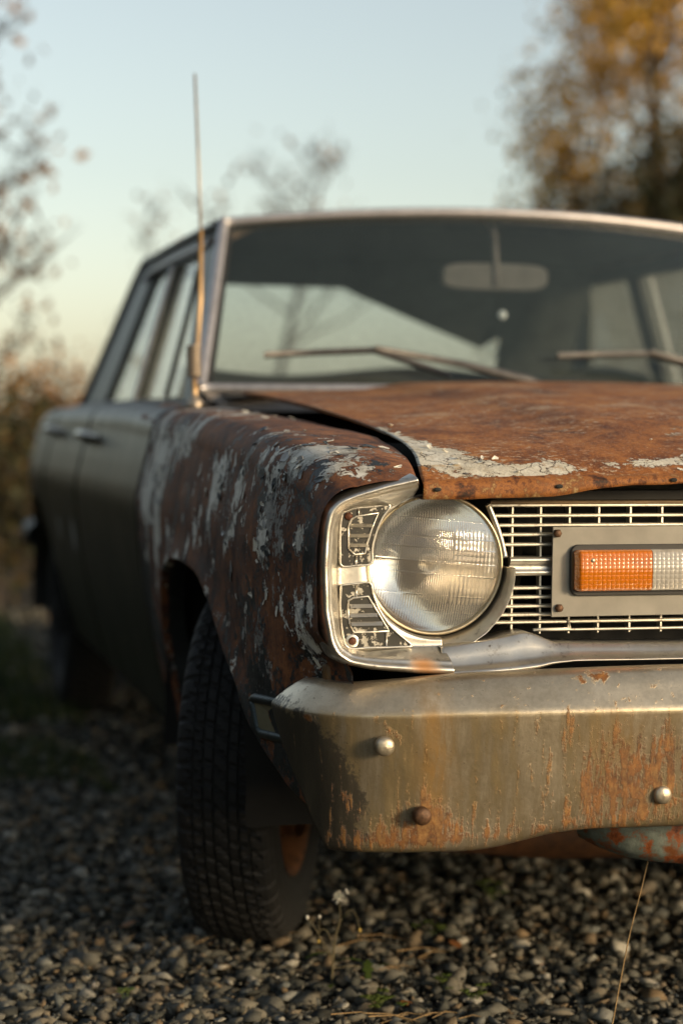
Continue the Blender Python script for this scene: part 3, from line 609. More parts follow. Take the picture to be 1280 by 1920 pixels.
# antenna
ar = MB(); ar.lathe([(.016, -.006), (.016, .004), (.010, .012), (.006, .016)], (-.748, 1.42, .915), 'z', 16); an = ar.build('antenna', M['spring'], car)
MB().tube([(-.748, 1.42, .92), (-.750, 1.42, .965)], .0055, 10).build('antenna_foot', M['antrod'], an)
tt = np.linspace(0, 1, 160); MB().tube(np.stack([-.7505+.0125*np.cos(tt*2*math.pi*9)-.001*tt, 1.42+.0125*np.sin(tt*2*math.pi*9), .968+.062*tt], -1), .0032, 6).build('spring', M['spring'], an)
MB().tube([(-.744, 1.42, 1.025), (-.7385, 1.42, 1.12), (-.7385, 1.42, 1.255)], .0048, 10).build('whip', M['antrod'], an)
MB().tube([(-.7385, 1.42, 1.25), (-.742, 1.42, 1.36), (-.751, 1.42, 1.557)], [.0034, .003, .0024], 8).build('whip', simple('thin_antenna_whip', (.40, .36, .30), .4, .3), an)

# ------------------------------------------------------------------ front end: headlight, bezel
HC = np.array([-.657, .694])
def polar(pts, th):
    q = []
    pts = [np.array(p) for p in pts]
    for a, b in zip(pts[:-1], pts[1:]):
        for t in np.linspace(0, 1, 30, endpoint=False): q.append(a+(b-a)*t-HC)
    q.append(pts[-1]-HC); q = np.array(q); an_ = np.unwrap(np.arctan2(q[:, 1], q[:, 0])); r = np.linalg.norm(q, axis=1)
    o = np.argsort(an_); return np.interp(th, an_[o], r[o])
def A2(px, py, y): p = at(px, py, 'y', y); return (p[0], p[2])
def build_bezel():
    th = np.radians(np.linspace(111, 273, 190))
    out = [A2(*p, -.02) for p in ((782, 888), (720, 903), (660, 922), (628, 936), (610, 955), (602, 990), (597, 1060), (600, 1150), (611, 1210), (624, 1235), (650, 1249), (700, 1259), (780, 1266), (860, 1269))]
    pan = [A2(*p, .02) for p in ((785, 930), (730, 948), (660, 952), (643, 960), (637, 985), (634, 1060), (634, 1100), (640, 1190), (652, 1216), (690, 1222), (755, 1216), (860, 1214))]
    k = np.hanning(9); k /= k.sum(); sm = lambda a: np.convolve(np.pad(a, 4, 'edge'), k, 'valid')
    Ro = sm(polar(out, th)); Rp = np.maximum(sm(polar(pan, th)), .0985); Rp = np.minimum(Rp, Ro-.020)
    rows = []
    def row(r, y): rows.append(np.stack([HC[0]+r*np.cos(th), np.full_like(th, 0)+y, HC[1]+r*np.sin(th)], -1))
    hole = np.minimum(.0955, Rp-.002)
    row(hole, .055); row(hole, .036); row(hole+.0015, .030)
    for t in (.1, .35, .6, .9): row(hole+.0015+(Rp-.003-hole-.0015)*t, .0285)
    row(Rp-.0015, .028); row(Rp, .026)
    ri = np.maximum(Ro-.0215, Rp+.004)
    for t in (.3, .7, 1.0): row(Rp+(ri-Rp)*t, .026+(-.006-.026)*t**.9)
    for t, y in ((.08, -.010), (.22, -.014), (.3, -.0142), (.42, -.021), (.58, -.0245), (.72, -.0235), (.86, -.017), (.95, -.008), (1.0, .004)): row(ri+(Ro-ri)*t, y)
    row(Ro+.0005, .02); row(Ro-.004, .03)
    P = np.stack(rows, 0); q = P.reshape(-1, 3); q[:, 1] += .0006*vnoise(q*45, 3); 
    rust = np.clip(wear(P, [((-.69, 0, .568), (.022, .1, .012), 1.3), ((-.665, 0, .555), (.03, .1, .006), .8), ((-.79, .0, .765), (.006, .1, .006), .4)]), 0, 1.2)
    return grid('headlight_bezel', P, M['chrome'], car, dict(rust=rust), solid=.0015)
bez = build_bezel()
YP = .0275
def inset(poly, arc_smooth=True):
    pts = [A2(*p, YP) for p in poly]
    MB().prism(pts[::-1], YP-.0015, YP+.003).build('inset_panel', M['flaked'], bez, smooth=False)
    c = cat([(x, YP-.002, z) for x, z in pts+[pts[0]]], 90); MB().tube(c[:-1], .0016, 6, True).build('inset_rib', M['chrome'], bez)
def ribs(lines, r=.0015):
    for ln in lines: MB().tube([tuple(at(*p, 'y', YP-.002)) for p in ln], r, 6).build('inset_rib', M['chrome'], bez)
def louvres(bars):
    for (x0, x1, y, h) in bars:
        a, b = A2(x0, y-h, YP), A2(x1, y+h, YP)
        V = [(a[0], YP-.0015, a[1]), (b[0], YP-.0015, a[1]), (b[0], YP-.0055, b[1]), (a[0], YP-.0055, b[1]), (a[0], YP-.001, b[1]-.0006), (b[0], YP-.001, b[1]-.0006)]
        mesh('louvre', V, [(0, 1, 2, 3), (3, 2, 5, 4), (0, 3, 4), (1, 5, 2)], M['chrome'], bez, smooth=False)
inset([(641, 962), (664, 953), (700, 950), (730, 947), (715, 972), (704, 1000), (697, 1030), (695, 1056), (668, 1060), (640, 1061), (637, 1040), (637, 990)])
inset([(639, 1097), (668, 1094), (693, 1093), (699, 1116), (713, 1148), (735, 1178), (766, 1205), (770, 1211), (735, 1213), (690, 1214), (652, 1214), (642, 1190), (637, 1140)])
ribs([[(654, 1030), (653, 990), (658, 973), (668, 968), (709, 962), (697, 990), (688, 1020), (684, 1038), (665, 1040), (654, 1030)], [(672, 950), (672, 967)], [(668, 1040), (667, 1060)],
      [(655, 1170), (652, 1140), (653, 1126), (662, 1121), (690, 1118), (703, 1140), (722, 1172), (729, 1183), (690, 1185), (663, 1186), (655, 1170)], [(668, 1096), (668, 1119)], [(724, 1185), (724, 1212)]])
louvres([(656, 697, 985, 3), (655, 691, 1004, 3), (655, 687, 1022, 3), (655, 697, 1136, 3), (655, 706, 1153, 3), (657, 716, 1169, 3)])
def screw(px, py, y, r, mat, parent, collar=None):
    c = at(px, py, 'y', y); mb = MB().lathe([(.0001, -.0035), (r*.6, -.0032), (r, -.0018), (r, .002)], c, n=18)
    mb.build('screw', mat, parent)
    if collar: MB().lathe([(r, -.0005), (collar*.9, -.0008), (collar, .0005)], c, n=20).build('screw_collar', M['chrome'], parent)
screw(653, 968, YP-.001, .0052, M['screw'], bez); screw(660, 1202, YP-.001, .0050, M['screw'], bez, .0095)
# crescent of the bezel on the grille side
th = np.radians(np.linspace(-97, -2, 90)); rows = []
wd = np.interp(np.degrees(th), [-97, -60, -40, -2], [.0225, .0135, .0095, .005])
for t, y in ((0, .060), (.02, .050), (.25, .040), (.6, .026), (.85, .017), (.95, .0155), (1., .018), (1.02, .028)):
    r = .0965+wd*t+.0006*vnoise(np.stack([th*14, th*0+t, th*0], -1), 5)*(t > .8); rows.append(np.stack([HC[0]+r*np.cos(th), y+0*th, HC[1]+r*np.sin(th)], -1))
grid('bezel_ring', np.stack(rows, 0), M['chrome'], car, dict(rust=np.clip(wear(np.stack(rows, 0), [((-.57, .02, .63), (.02, .1, .03), .5)]), 0, 1)), solid=.0012)
# headlight
def m_lens():
    m = NT('headlight_lens_glass'); f = m.noise(60, 5, .7)
    m.set(base=(.97, .96, .92), rough=m.ma('ADD', .03, m.ma('MULTIPLY', m.ss(f, .5, .7), .16)), trans=.92, ior=1.45); return m.m
YL = .052
mb = MB().lathe([(.0925, .02), (.0945, .004), (.0945, -.004), (.0925, -.0075), (.0895, -.006), (.0885, .004)], (HC[0], YL, HC[1]), n=96)
M['ring'] = mat_chrome('tarnished_ring_metal', (.55, .46, .31), .28); hl = mb.build('headlight', M['ring'], car)
N = 380; a = np.linspace(-1, 1, N); Xg, Zg = np.meshgrid(a, a, indexing='ij')
# square to disc
dx = Xg*np.sqrt(1-Zg**2/2); dz = Zg*np.sqrt(1-Xg**2/2); rr = np.hypot(dx, dz)
r0 = .0888; bul = .021*(1-rr**2)
ca, sa = math.cos(R_(5)), math.sin(R_(5)); px_ = (dx*ca-dz*sa)*r0; pz_ = (dx*sa+dz*ca)*r0
fl = np.zeros_like(px_)
band = np.digitize(pz_, [-.062, -.040, -.012, .004, .022, .036, .060])
freq = np.array([1100, 1100, 1250, 1500, 1250, 1300, 1200, 1100])[band]
fl = .00026*np.abs(np.sin(px_*freq*.85))
mid = (np.abs(px_) > .018) & (px_ > 0) & (np.abs(pz_) < .05); fl = np.where(mid, .00024*np.abs(np.sin(px_*520))+.00016*np.abs(np.sin(pz_*230)), fl)
for zz in (-.062, -.040, -.012, .004, .022, .036, .060): fl += .00035*np.exp(-((pz_-zz)/.0008)**2)
fl *= 1-sstep(.93, .99, rr)
P = np.stack([HC[0]+dx*r0, YL-.002-bul-fl, HC[1]+dz*r0], -1); grid('lens', P, m_lens(), hl)
refl = NT('silvered_reflector'); refl.set(base=refl.ramp(refl.noise(35, 5), [(.3, (.80, .79, .77)), (.7, (.94, .94, .93))]), metal=1., rough=.10, normal=refl.bump(refl.noise(12, 2), .0012))
MB().lathe([(r, .062*(1-(r/.0885)**2)) for r in np.linspace(.0885, .004, 26)], (HC[0], YL+.001, HC[1]), n=72).build('reflector', refl.m, hl)
MB().lathe([(.0001, -.020), (.008, -.018), (.011, -.010), (.011, .0)], (HC[0], YL+.04, HC[1]), n=24).build('bulb_shield', M['boltbright'], hl)
MB().lathe([(.130, .02), (.118, .045), (.098, .05), (.096, .10)], (HC[0], YL, HC[1]), n=48).build('headlight_bucket', M['black'], hl)

# ------------------------------------------------------------------ grille
YG = .055
gr = MB()
fr_l = [tuple(at(*p, 'y', YG-.006)) for p in ((914, 946), (926, 975), (938, 1010), (946, 1045))]
gr.tube(cat(fr_l, 20), .0042, 8); grl = gr.build('grille', M['chrome'], car)
def zrow(py): return at(1000, py, 'y', YG)[2]
SL = 0.0
def bar(x0, x1, py, h=.0044, d=.012):
    z = zrow(py); c = ((x0+x1)/2, YG+d/2-.004, z); mb = MB(); hh, dd = h/2, d/2
    V = []
    for x in (x0, x1): V += [(x, c[1]+dd, z-hh), (x, c[1]-dd+.0015, z-hh), (x, c[1]-dd, z-hh*.4), (x, c[1]-dd, z+hh*.5), (x, c[1]-dd+.0015, z+hh), (x, c[1]+dd, z+hh)]
    Fc = [(i, (i+1) % 6, 6+(i+1) % 6, 6+i) for i in range(6)]+[tuple(range(6))[::-1], tuple(range(6, 12))]
    mesh('grille_bar', V, Fc, M['gbar'], grl, smooth=False)
M['gbar'] = mat_chrome('pale_grille_metal', (.72, .69, .60), .38)
xof = lambda px: at(px, 1060, 'y', YG)[0]
for py, x0, x1 in ((947, xof(915), .58), (966.5, xof(921), .57), (984.5, xof(930), .565), (1002, xof(935), .56), (1020.5, xof(940), .555), (1102, xof(945), .56), (1119, xof(940), .565), (1136, xof(933), .57), (1152, xof(928), .575), (1166, xof(925), .58)): bar(x0, x1, py)
jb = [at(*p, 'y', YG-.004) for p in ((1063, 1160), (1065, 1169), (1072, 1177), (1084, 1180))]
MB().tube(cat([tuple(p) for p in jb]+[(.44, YG-.004, jb[-1][2])], 60), .0021, 6).build('grille_bar', M['gbar'], grl)
for px in (960, 1013, 1067, 1122, 1181, 1240, 1300, 1360, 1420, 1480, 1540, 1600, 1660, 1720):
    x = xof(px)
    for s in ((1, -1) if px < 1690 else (1,)):
        MB().box((x*s, YG+.008, (zrow(947)+zrow(1188))/2), (.0024, .014, zrow(947)-zrow(1188))).build('grille_post', M['gbar'], grl, smooth=False)
# centre moulding
za, zb_ = zrow(1043), zrow(1079); pr = [(YG+.01, za), (YG-.008, za-.0005), (YG-.0115, za-.004), (YG-.0095, za-.008), (YG-.004, (za+zb_)/2), (YG-.0095, zb_+.007), (YG-.0115, zb_+.004), (YG-.008, zb_+.0005), (YG+.01, zb_)]
P = np.array([[(x, y, z) for y, z in pr] for x in (xof(952), -.3, .3, .55)]); grid('centre_moulding', P, M['chrome'], grl)
# header shadow panel above the grille
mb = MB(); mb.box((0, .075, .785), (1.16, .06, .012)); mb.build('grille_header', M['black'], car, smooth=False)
MB().tube([(xof(916), YG-.002, zrow(942)), (.58, YG-.002, zrow(942))], .0035, 6).build('grille_header_lip', simple('brown_header_metal', (.13, .09, .05), .5, .3), grl)
# signal plate with lamp
def signal():
    yp = .036; x0, x1 = A2(1034, 1060, yp)[0], -.150
    z1, z0 = A2(1034, 988, yp)[1], A2(1034, 1157, yp)[1]
    pl = MB().prism([(x0, z0), (x1, z0+.001), (x1, z1+.001), (x0+.001, z1)], yp, yp+.003).build('signal_plate', M['plate'], car, smooth=False, bevel=.0006)
    def rr_(cx, cz, w_, h, r, n=8):
        return [(cx+sx*(w_/2-r)+r*math.cos(a0+k*math.pi/2/n), cz+sz*(h/2-r)+r*math.sin(a0+k*math.pi/2/n)) for sx, sz, a0 in ((1, 1, 0), (-1, 1, math.pi/2), (-1, -1, math.pi), (1, -1, 1.5*math.pi)) for k in range(n+1)]
    ga, gb = A2(1067, 1021, yp), A2(1067, 1117, yp); L = .205; cz = (ga[1]+gb[1])/2; cx = ga[0]+L/2
    MB().prism(rr_(cx, cz, L, ga[1]-gb[1], .012), yp-.006, yp).build('gasket', M['gasket'], pl, smooth=False, bevel=.001)
    H = A2(0, 1029, yp)[1]-A2(0, 1112, yp)[1]; la = A2(1076, 1060, yp-.01)[0]; lm = A2(1217, 1060, yp-.012)[0]
    def lens(xa, xb, nm, mat, rl, rr2):
        n = 60; xs_ = np.linspace(xa, xb, n); P = []
        prf = [(.5, 0), (.5, .010), (.47, .0155), (.42, .018), (0, .019), (-.42, .018), (-.47, .0155), (-.5, .010), (-.5, 0)]
        for i, x in enumerate(xs_):
            e = min((x-xa)/.008 if rl else 9, (xb-x)/.008 if rr2 else 9, 1); k = math.sqrt(max(0, 1-(1-e)**2)) if e < 1 else 1
            P.append([(x, yp-.004-(d if d == 0 else d*(.35+.65*k)), cz+h*H*(.86+.14*k)) for h, d in prf])
        o = grid(nm, np.array(P), mat, pl)
        mb = MB(); 
        return o
    lens(la, lm, 'amber_lens', M['amber'], True, False); lens(lm+.0006, ga[0]+L-.009, 'clear_lens', M['clear'], False, True)
    MB().box((cx, yp-.005, cz), (L-.03, .002, H-.008)).build('lamp_reflector', simple('dull_lamp_reflector', (.55, .50, .42), .35, .5), pl, smooth=False)
    s = at(1111, 1051, 'y', yp-.022); MB().lathe([(.0, -.001), (.0028, -.001), (.0034, .001), (.0034, .004)], s, n=16).build('lens_screw', M['boltbright'], pl)
    for p in ((1044, 1000), (1047, 1140)):
        c = at(*p, 'y', yp-.001); MB().lathe([(.0, -.005), (.0040, -.005), (.0056, -.0035), (.0058, .0)], c, n=6).build('plate_bolt', M['boltdark'], pl)
        c2 = (x1-(c[0]-x0), c[1], c[2]); MB().lathe([(.0, -.005), (.0040, -.005), (.0056, -.0035), (.0058, .0)], c2, n=6).build('plate_bolt', M['boltdark'], pl)
    return pl
mirror(signal(), car)
# lower moulding under the grille
def lower():
    tp = [A2(*p, .012) for p in ((826, 1213), (880, 1205), (940, 1194), (975, 1186), (992, 1186), (1010, 1192), (1035, 1202), (1060, 1205), (1280, 1205))]+[(0, A2(1280, 1205, .012)[1])]
    bt = [A2(*p, -.02) for p in ((826, 1269), (880, 1268), (940, 1264), (975, 1261), (1010, 1256), (1040, 1247), (1070, 1243), (1100, 1241), (1280, 1238))]+[(0, A2(1280, 1238, -.02)[1])]
    T = cat(tp, 140); B = cat(bt, 140); xs_ = np.linspace(T[0, 0], 0, 140); zt = np.interp(xs_, T[:, 0], T[:, 1]); zb = np.interp(xs_, B[:, 0], B[:, 1])
    rows = []
    for f, y in ((1.0, .06), (1.0, .020), (.985, .014), (.95, .011), (.6, .007), (.35, .000), (.27, -.003), (.2, -.0095), (.13, -.016), (.06, -.0165), (.0, -.011), (-.02, .0), (-.0, .02)):
        rows.append(np.stack([xs_, y+.0*xs_+.0006*vnoise(np.stack([xs_*20, xs_*0+f*5, xs_*0], -1)), zb+(zt-zb)*f], -1))
    P = np.stack(rows, 0); o = grid('lower_moulding', P, M['chrome'], car, dict(rust=np.zeros(P.shape[0]*P.shape[1])), solid=.0012); mirror(o, car)
lower()
mirror(bez, car); mirror(hl, car)

# ------------------------------------------------------------------ bumper
def build_bumper():
    half = [(-.869, .082), (-.867, .052), (-.859, .016), (-.843, -.014), (-.82, -.038), (-.79, -.056), (-.74, -.070), (-.68, -.079), (-.5, -.092), (-.25, -.101), (0, -.104)]
    full = half+[(-x, y) for x, y in half[-2::-1]]
    C = cat(full, 801); sl = np.linspace(0, 1, 801)
    lv = [(.552, .085, .030), (.558, .062, .022), (.5595, .048, .018), (.5575, .038, .013), (.551, .0285, .008), (.540, .0185, .004), (.529, .0095, .0015), (.521, .0035, .0), (.517, .0012, .0), (.5145, .0003, .0), (.512, .0, .0), (.508, .0003, .001), (.49, .0022, .007), (.47, .0045, .015), (.44, .0078, .028), (.41, .011, .041), (.38, .0143, .052), (.362, .0164, .058), (.353, .0178, .061), (.347, .0205, .063), (.344, .027, .065), (.346, .037, .066)]
    T = np.gradient(C, axis=0); T /= np.linalg.norm(T, axis=1)[:, None]; Nn = np.stack([-T[:, 1], T[:, 0]], -1)*-1   # outward
    Nn = np.where((Nn[:, 1:2] > 0) & (np.abs(C[:, :1]) < .5), -Nn, Nn)
    rows = []
    for z, ins, s0 in lv:
        q = np.linspace(s0, 1-s0, 520); x = np.interp(q, sl, C[:, 0]); y = np.interp(q, sl, C[:, 1]); nx = np.interp(q, sl, Nn[:, 0]); ny = np.interp(q, sl, Nn[:, 1])
        lift = .014*sstep(.62, .48, np.abs(x)) if False else .013*(1-sstep(.47, .63, np.abs(x)))
        zz = z+lift*np.clip((.40-z)/.05, 0, 1)+.007*(1-sstep(.35, .72, np.abs(x)))*np.clip((z-.53)/.02, 0, 1)-.012*sstep(.62, .84, np.abs(x))*np.clip((z-.50)/.05, 0, 1)-.011*sstep(.52, .66, np.abs(x))*np.clip((.42-z)/.05, 0, 1)
        rows.append(np.stack([x-nx*ins, y-ny*ins, zz], -1))
    P = np.stack(rows, 0); q = P.reshape(-1, 3)
    q[:, 1] += .0016*vnoise(q*np.array([7, 1, 9]), 21)+.0004*vnoise(q*40, 22)
    z, x = q[:, 2], q[:, 0]
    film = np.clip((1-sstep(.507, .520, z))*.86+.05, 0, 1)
    A = dict(film=film, rust=BUMP(q, 'rust')+(.02+.38*vnoise(np.stack([x*9, x*0, x*0], -1), 31))*np.exp(-((z-.344-.010*(1-sstep(.47, .63, np.abs(x))))/.012)**2), grime=BUMP(q, 'grime'), ochre=np.clip(BUMP(q, 'ochre'), 0, .85))
    return grid('bumper', P, M['bumper'], car, A, solid=.003)
def b_(px, py, y=-.085): return tuple(at(px, py, 'y', y))
BB = dict(
    rust=[(b_(1110, 1270, -.06), (.030, .3, .007), 1.0), (b_(1190, 1430), (.075, .3, .06), .62), (b_(1120, 1480), (.06, .3, .05), .45), (b_(1280, 1450), (.05, .3, .07), .4), (b_(1060, 1370), (.035, .3, .03), .3), (b_(1140, 1540), (.16, .3, .018), .35), (b_(800, 1520), (.022, .3, .02), .75), (b_(740, 1385), (.008, .3, .008), .9), (b_(860, 1575), (.2, .3, .014), .6), (b_(760, 1570), (.05, .3, .02), .45), (b_(648, 1500, -.06), (.012, .3, .03), .6), (b_(585, 1350, -.04), (.008, .3, .006), 1.0), (b_(850, 1545), (.05, .3, .02), .35)],
    grime=[(b_(540, 1400, .0), (.04, .3, .06), .8), (b_(575, 1440, -.03), (.04, .3, .055), .75), (b_(605, 1540, -.05), (.045, .3, .06), .85), (b_(640, 1500, -.06), (.022, .3, .05), .5), (b_(660, 1590, -.06), (.05, .3, .02), .4), (b_(690, 1480), (.012, .3, .06), .22), (b_(900, 1460), (.06, .3, .04), .30), (b_(930, 1400), (.10, .3, .02), .2), (b_(1000, 1440), (.03, .3, .05), .15)],
    ochre=[(b_(815, 1320), (.022, .3, .04), .55), (b_(822, 1450), (.020, .3, .06), .75), (b_(1170, 1400), (.05, .3, .05), .35), (b_(960, 1320), (.04, .3, .02), .1)])
def BUMP(q, k): return wear(q, BB[k])
bump_ = build_bumper()
for px, py, r, mt in ((722, 1400, .0125, 'boltbright'), (792, 1531, .0118, 'boltdark'), (1242, 1491, .0122, 'boltbright'), (1272, 1352, .0120, 'boltdark')):
    c = at(px, py, 'y', -.078 if px < 900 else -.088)
    for s in (1, -1):
        MB().lathe([(.0001, -.0046), (r*.5, -.0041), (r*.82, -.0026), (r*.97, -.0006), (r, .008)], (c[0]*s, c[1], c[2]), n=28).build('bumper_bolt', M[mt], bump_)
# bracket behind, side marker, apron
MB().box(at(622, 1262, 'y', .06), (.03, .05, .03)).build('bumper_bracket', simple('ochre_bracket', (.12, .06, .015), .6), car, bevel=.004)
def marker():
    ps = [s_(478, 1308), s_(519, 1325), s_(525, 1398), s_(484, 1374)]
    ps = [np.array([X_side(p[1], p[2])-.004, p[1], p[2]]) for p in ps]
    c = cat([tuple(p) for p in ps+[ps[0]]], 60)[:-1]
    c = np.concatenate([ps[i]+(ps[(i+1) % 4]-ps[i])*np.linspace(.06, .94, 12)[:, None] for i in range(4)])
    o = MB().tube(c, .0068, 8, True).build('side_marker', mat_chrome('side_marker_trim', (.07, .085, .085), .4), car)
    ce = sum(ps)/4; q = [ce+(p-ce)*.95+[-.002, 0, 0] for p in ps]
    V = q+[p+np.array([.012, 0, 0]) for p in q]
    mesh('marker_lens', V, [(0, 1, 2, 3), (7, 6, 5, 4)]+[(i, 4+i, 4+(i+1) % 4, (i+1) % 4) for i in range(4)], simple('dirty_marker_lens', (.16, .145, .09), .4), o, smooth=False)
    mirror(o, car)
marker()
def teal_rust():
    m = NT('teal_rust_apron'); f = m.noise(30, 8, .68); g = m.noise(16, 6, .6)
    c = m.ramp(f, [(.36, (.07, .018, .006)), (.46, (.26, .07, .015)), (.52, (.12, .15, .13)), (.66, (.22, .25, .22))]); c = m.mix(m.ss(g, .55, .65), c, (.16, .055, .015))
    return m.set(base=c, rough=.6, normal=m.bump(f, .002))
us = np.linspace(-1, 1, 60); P = []
for y, z, e in ((.02, .39, .0), (.015, .325, .0), (.022, .298, .003), (.04, .282, .012), (.09, .275, .03), (.2, .285, .06)):
    P.append([(u*(.445-e), y+.06*abs(u)**8, z+.030*abs(u)**9-.008*(1-abs(u))) for u in us])
grid('front_apron', np.array(P), teal_rust(), car, solid=.002)
MB().tube([(-.55, .62, .24), (-.3, .60, .215), (0, .60, .205), (.3, .60, .215), (.55, .62, .24)], .045, 10).build('crossmember', M['rim'], car)

# ------------------------------------------------------------------ wheels
def tyre_mesh():
    n = 420
    half = [(.0, .3138), (.011, .3136), (.0118, .307), (.0150, .307), (.0158, .3134), (.030, .3131), (.0308, .3062), (.0345, .3062), (.0353, .3126), (.050, .312), (.0508, .3065), (.0535, .3065), (.0543, .311), (.064, .3095), (.074, .3055), (.081, .300), (.088, .289), (.093, .268), (.0935, .245), (.088, .218), (.078, .198), (.068, .190)]
    profl = [(-a, r) for a, r in half[::-1]]+half[1:]
    V = np.zeros((n, len(profl), 3))
    for i in range(n):
        for j, (x, r) in enumerate(profl):
            rib = int(np.searchsorted([.0135, .0325, .052, .09], abs(x)))
            sh = int(round((x*420 if rib < 2 else -x*300)))
            if r > .3085 and (i+sh+3*rib) % 7 in (0, 1): r = r-(.0035 if rib < 2 else .0055)
            elif rib == 3 and .285 < r and (i//2) % 4 == 0: r = r-.004
            t = 2*math.pi*i/n; V[i, j] = (x*.87, r*.958*math.cos(t), r*.958*math.sin(t))
    return V
TV = tyre_mesh(); TF = gridfaces(TV.shape[0], TV.shape[1], True, False)
def wheel(c, rz, parent):
    hub = MB().lathe([(.0001, -.035), (.04, -.035), (.055, -.02), (.065, .0), (.11, .005), (.125, .03), (.125, .08)], (0, 0, 0), 'x', 36).build('wheel', M['rim'], None)
    hub.location = Vector(c)-parent.location; hub.rotation_euler = (0, 0, rz); hub.parent = parent
    def sub(name, V, Fc, mat):
        me = bpy.data.meshes.new(name); me.from_pydata([tuple(map(float, v)) for v in V], [], [tuple(map(int, q)) for q in Fc]); me.update(); me.materials.append(mat)
        me.polygons.foreach_set('use_smooth', np.ones(len(me.polygons), bool))
        o = bpy.data.objects.new(name, me); col.objects.link(o); o.parent = hub; return o
    sub('tyre', TV.reshape(-1, 3), TF, M['rubber']).data.polygons.foreach_set('use_smooth', np.zeros(len(TF), bool))
    r = MB().lathe([(.192, -.072), (.185, -.068), (.178, -.06), (.172, -.03), (.160, -.01), (.12, -.005), (.06, -.02), (.0001, -.02)], (0, 0, 0), 'x', 48); sub('rim', r.V, r.F, M['rim'])
    r = MB().lathe([(.192, .072), (.185, .068), (.178, .06), (.165, .02), (.15, .0)], (0, 0, 0), 'x', 48); r.lathe([(.13, .0), (.13, .055), (.12, .062), (.05, .066), (.0001, .066)], (0, 0, 0), 'x', 40); sub('brake_drum', r.V, r.F, M['rim'])
    return hub
wheel((-.732, .872, .300), R_(-22), car); wheel((.735, .872, .300), R_(-20), car).rotation_euler = (0, 0, R_(160))
[c_.data.materials.__setitem__(0, M['rubber']) for c_ in wheel((-.715, 3.68, .300), 0, car).children]; wheel((.735, 3.68, .300), R_(180), car)

# ------------------------------------------------------------------ ground
def mat_ground():
    m = NT('gravel_ground'); v = m.vor(38, None, 'F1', 'Color'); d = m.vor(38, None, 'DISTANCE_TO_EDGE')
    sx = m.n('SeparateColor'); m.put(sx.inputs[0], v)
    c = m.ramp(sx.outputs[0], [(.1, (.018, .016, .013)), (.4, (.035, .032, .026)), (.7, (.06, .052, .04)), (.95, (.09, .078, .06))])
    c = m.mix(m.ss(d, .0, .12), (.012, .010, .008), c)
    g = m.ss(m.noise(.35, 4), .45, .6); c = m.mix(m.ma('MULTIPLY', g, m.ss(m.noise(9, 5), .3, .6)), c, (.035, .042, .014))
    return m.set(base=c, rough=.9, normal=m.bump(m.ss(d, 0, .2), .012), spec=.2)
P = np.array([[(x, y, -.012) for x in (-900, -60, -10, 0, 10, 60, 900)] for y in (-900, -60, -10, 0, 10, 60, 900)], float)
struct(grid('ground', P, mat_ground(), flip=True))
# crushed stone
import bmesh
def protos(k):
    out = []
    for _ in range(k):
        n = rng.integers(8, 13); p = rng.normal(size=(n, 3)); p /= np.linalg.norm(p, axis=1)[:, None]; p *= rng.uniform(.78, 1.08, n)[:, None]*rng.uniform((.85, .65, .45), (1.3, 1., .8))
        bm = bmesh.new(); [bm.verts.new(tuple(q)) for q in p]; r = bmesh.ops.convex_hull(bm, input=bm.verts[:])
        bmesh.ops.delete(bm, geom=[g for g in r['geom_interior'] if isinstance(g, bmesh.types.BMVert)], context='VERTS')
        bmesh.ops.triangulate(bm, faces=bm.faces[:]); bm.verts.index_update()
        out.append((np.array([v.co[:] for v in bm.verts]), np.array([[v.index for v in f_.verts] for f_ in bm.faces]))); bm.free()
    return out
def rots(n):
    q = rng.normal(size=(n, 4)); q /= np.linalg.norm(q, axis=1)[:, None]; w_, x, y, z = q.T
    return np.stack([1-2*(y*y+z*z), 2*(x*y-z*w_), 2*(x*z+y*w_), 2*(x*y+z*w_), 1-2*(x*x+z*z), 2*(y*z-x*w_), 2*(x*z-y*w_), 2*(y*z+x*w_), 1-2*(x*x+y*y)], -1).reshape(n, 3, 3)
def gravel(name, pos, size, sub, label):
    pr = PROTO; n = len(pos); kk = rng.integers(0, len(pr), n); Rm = rots(n); VV, FL, TT = [], [], []; off = 0
    for q, (pv, pf) in enumerate(pr):
        ix = np.where(kk == q)[0]
        if not len(ix): continue
        v = np.einsum('nij,vj->nvi', Rm[ix], pv)*size[ix][:, None, None]; v[..., 2] *= .66; v += pos[ix][:, None]
        VV.append(v.reshape(-1, 3)); FL.append((pf[None]+(off+np.arange(len(ix))*len(pv))[:, None, None]).reshape(-1, 3)); TT.append(np.repeat(rng.random(len(ix)), len(pv))); off += len(ix)*len(pv)
    V = np.concatenate(VV); FF = np.concatenate(FL); T_ = np.concatenate(TT)
    me = bpy.data.meshes.new(name); me.vertices.add(len(V)); me.vertices.foreach_set('co', V.reshape(-1).astype(np.float32))
    me.loops.add(FF.size); me.loops.foreach_set('vertex_index', FF.reshape(-1).astype(np.int32)); me.polygons.add(len(FF)); me.polygons.foreach_set('loop_start', np.arange(0, FF.size, 3, dtype=np.int32)); me.update(calc_edges=True)
    a = me.attributes.new('tint', 'FLOAT', 'POINT'); a.data.foreach_set('value', T_.astype(np.float32))
    o = link(name, me, M['stone']); tag(o, label, 'gravel', kind='stuff'); return o
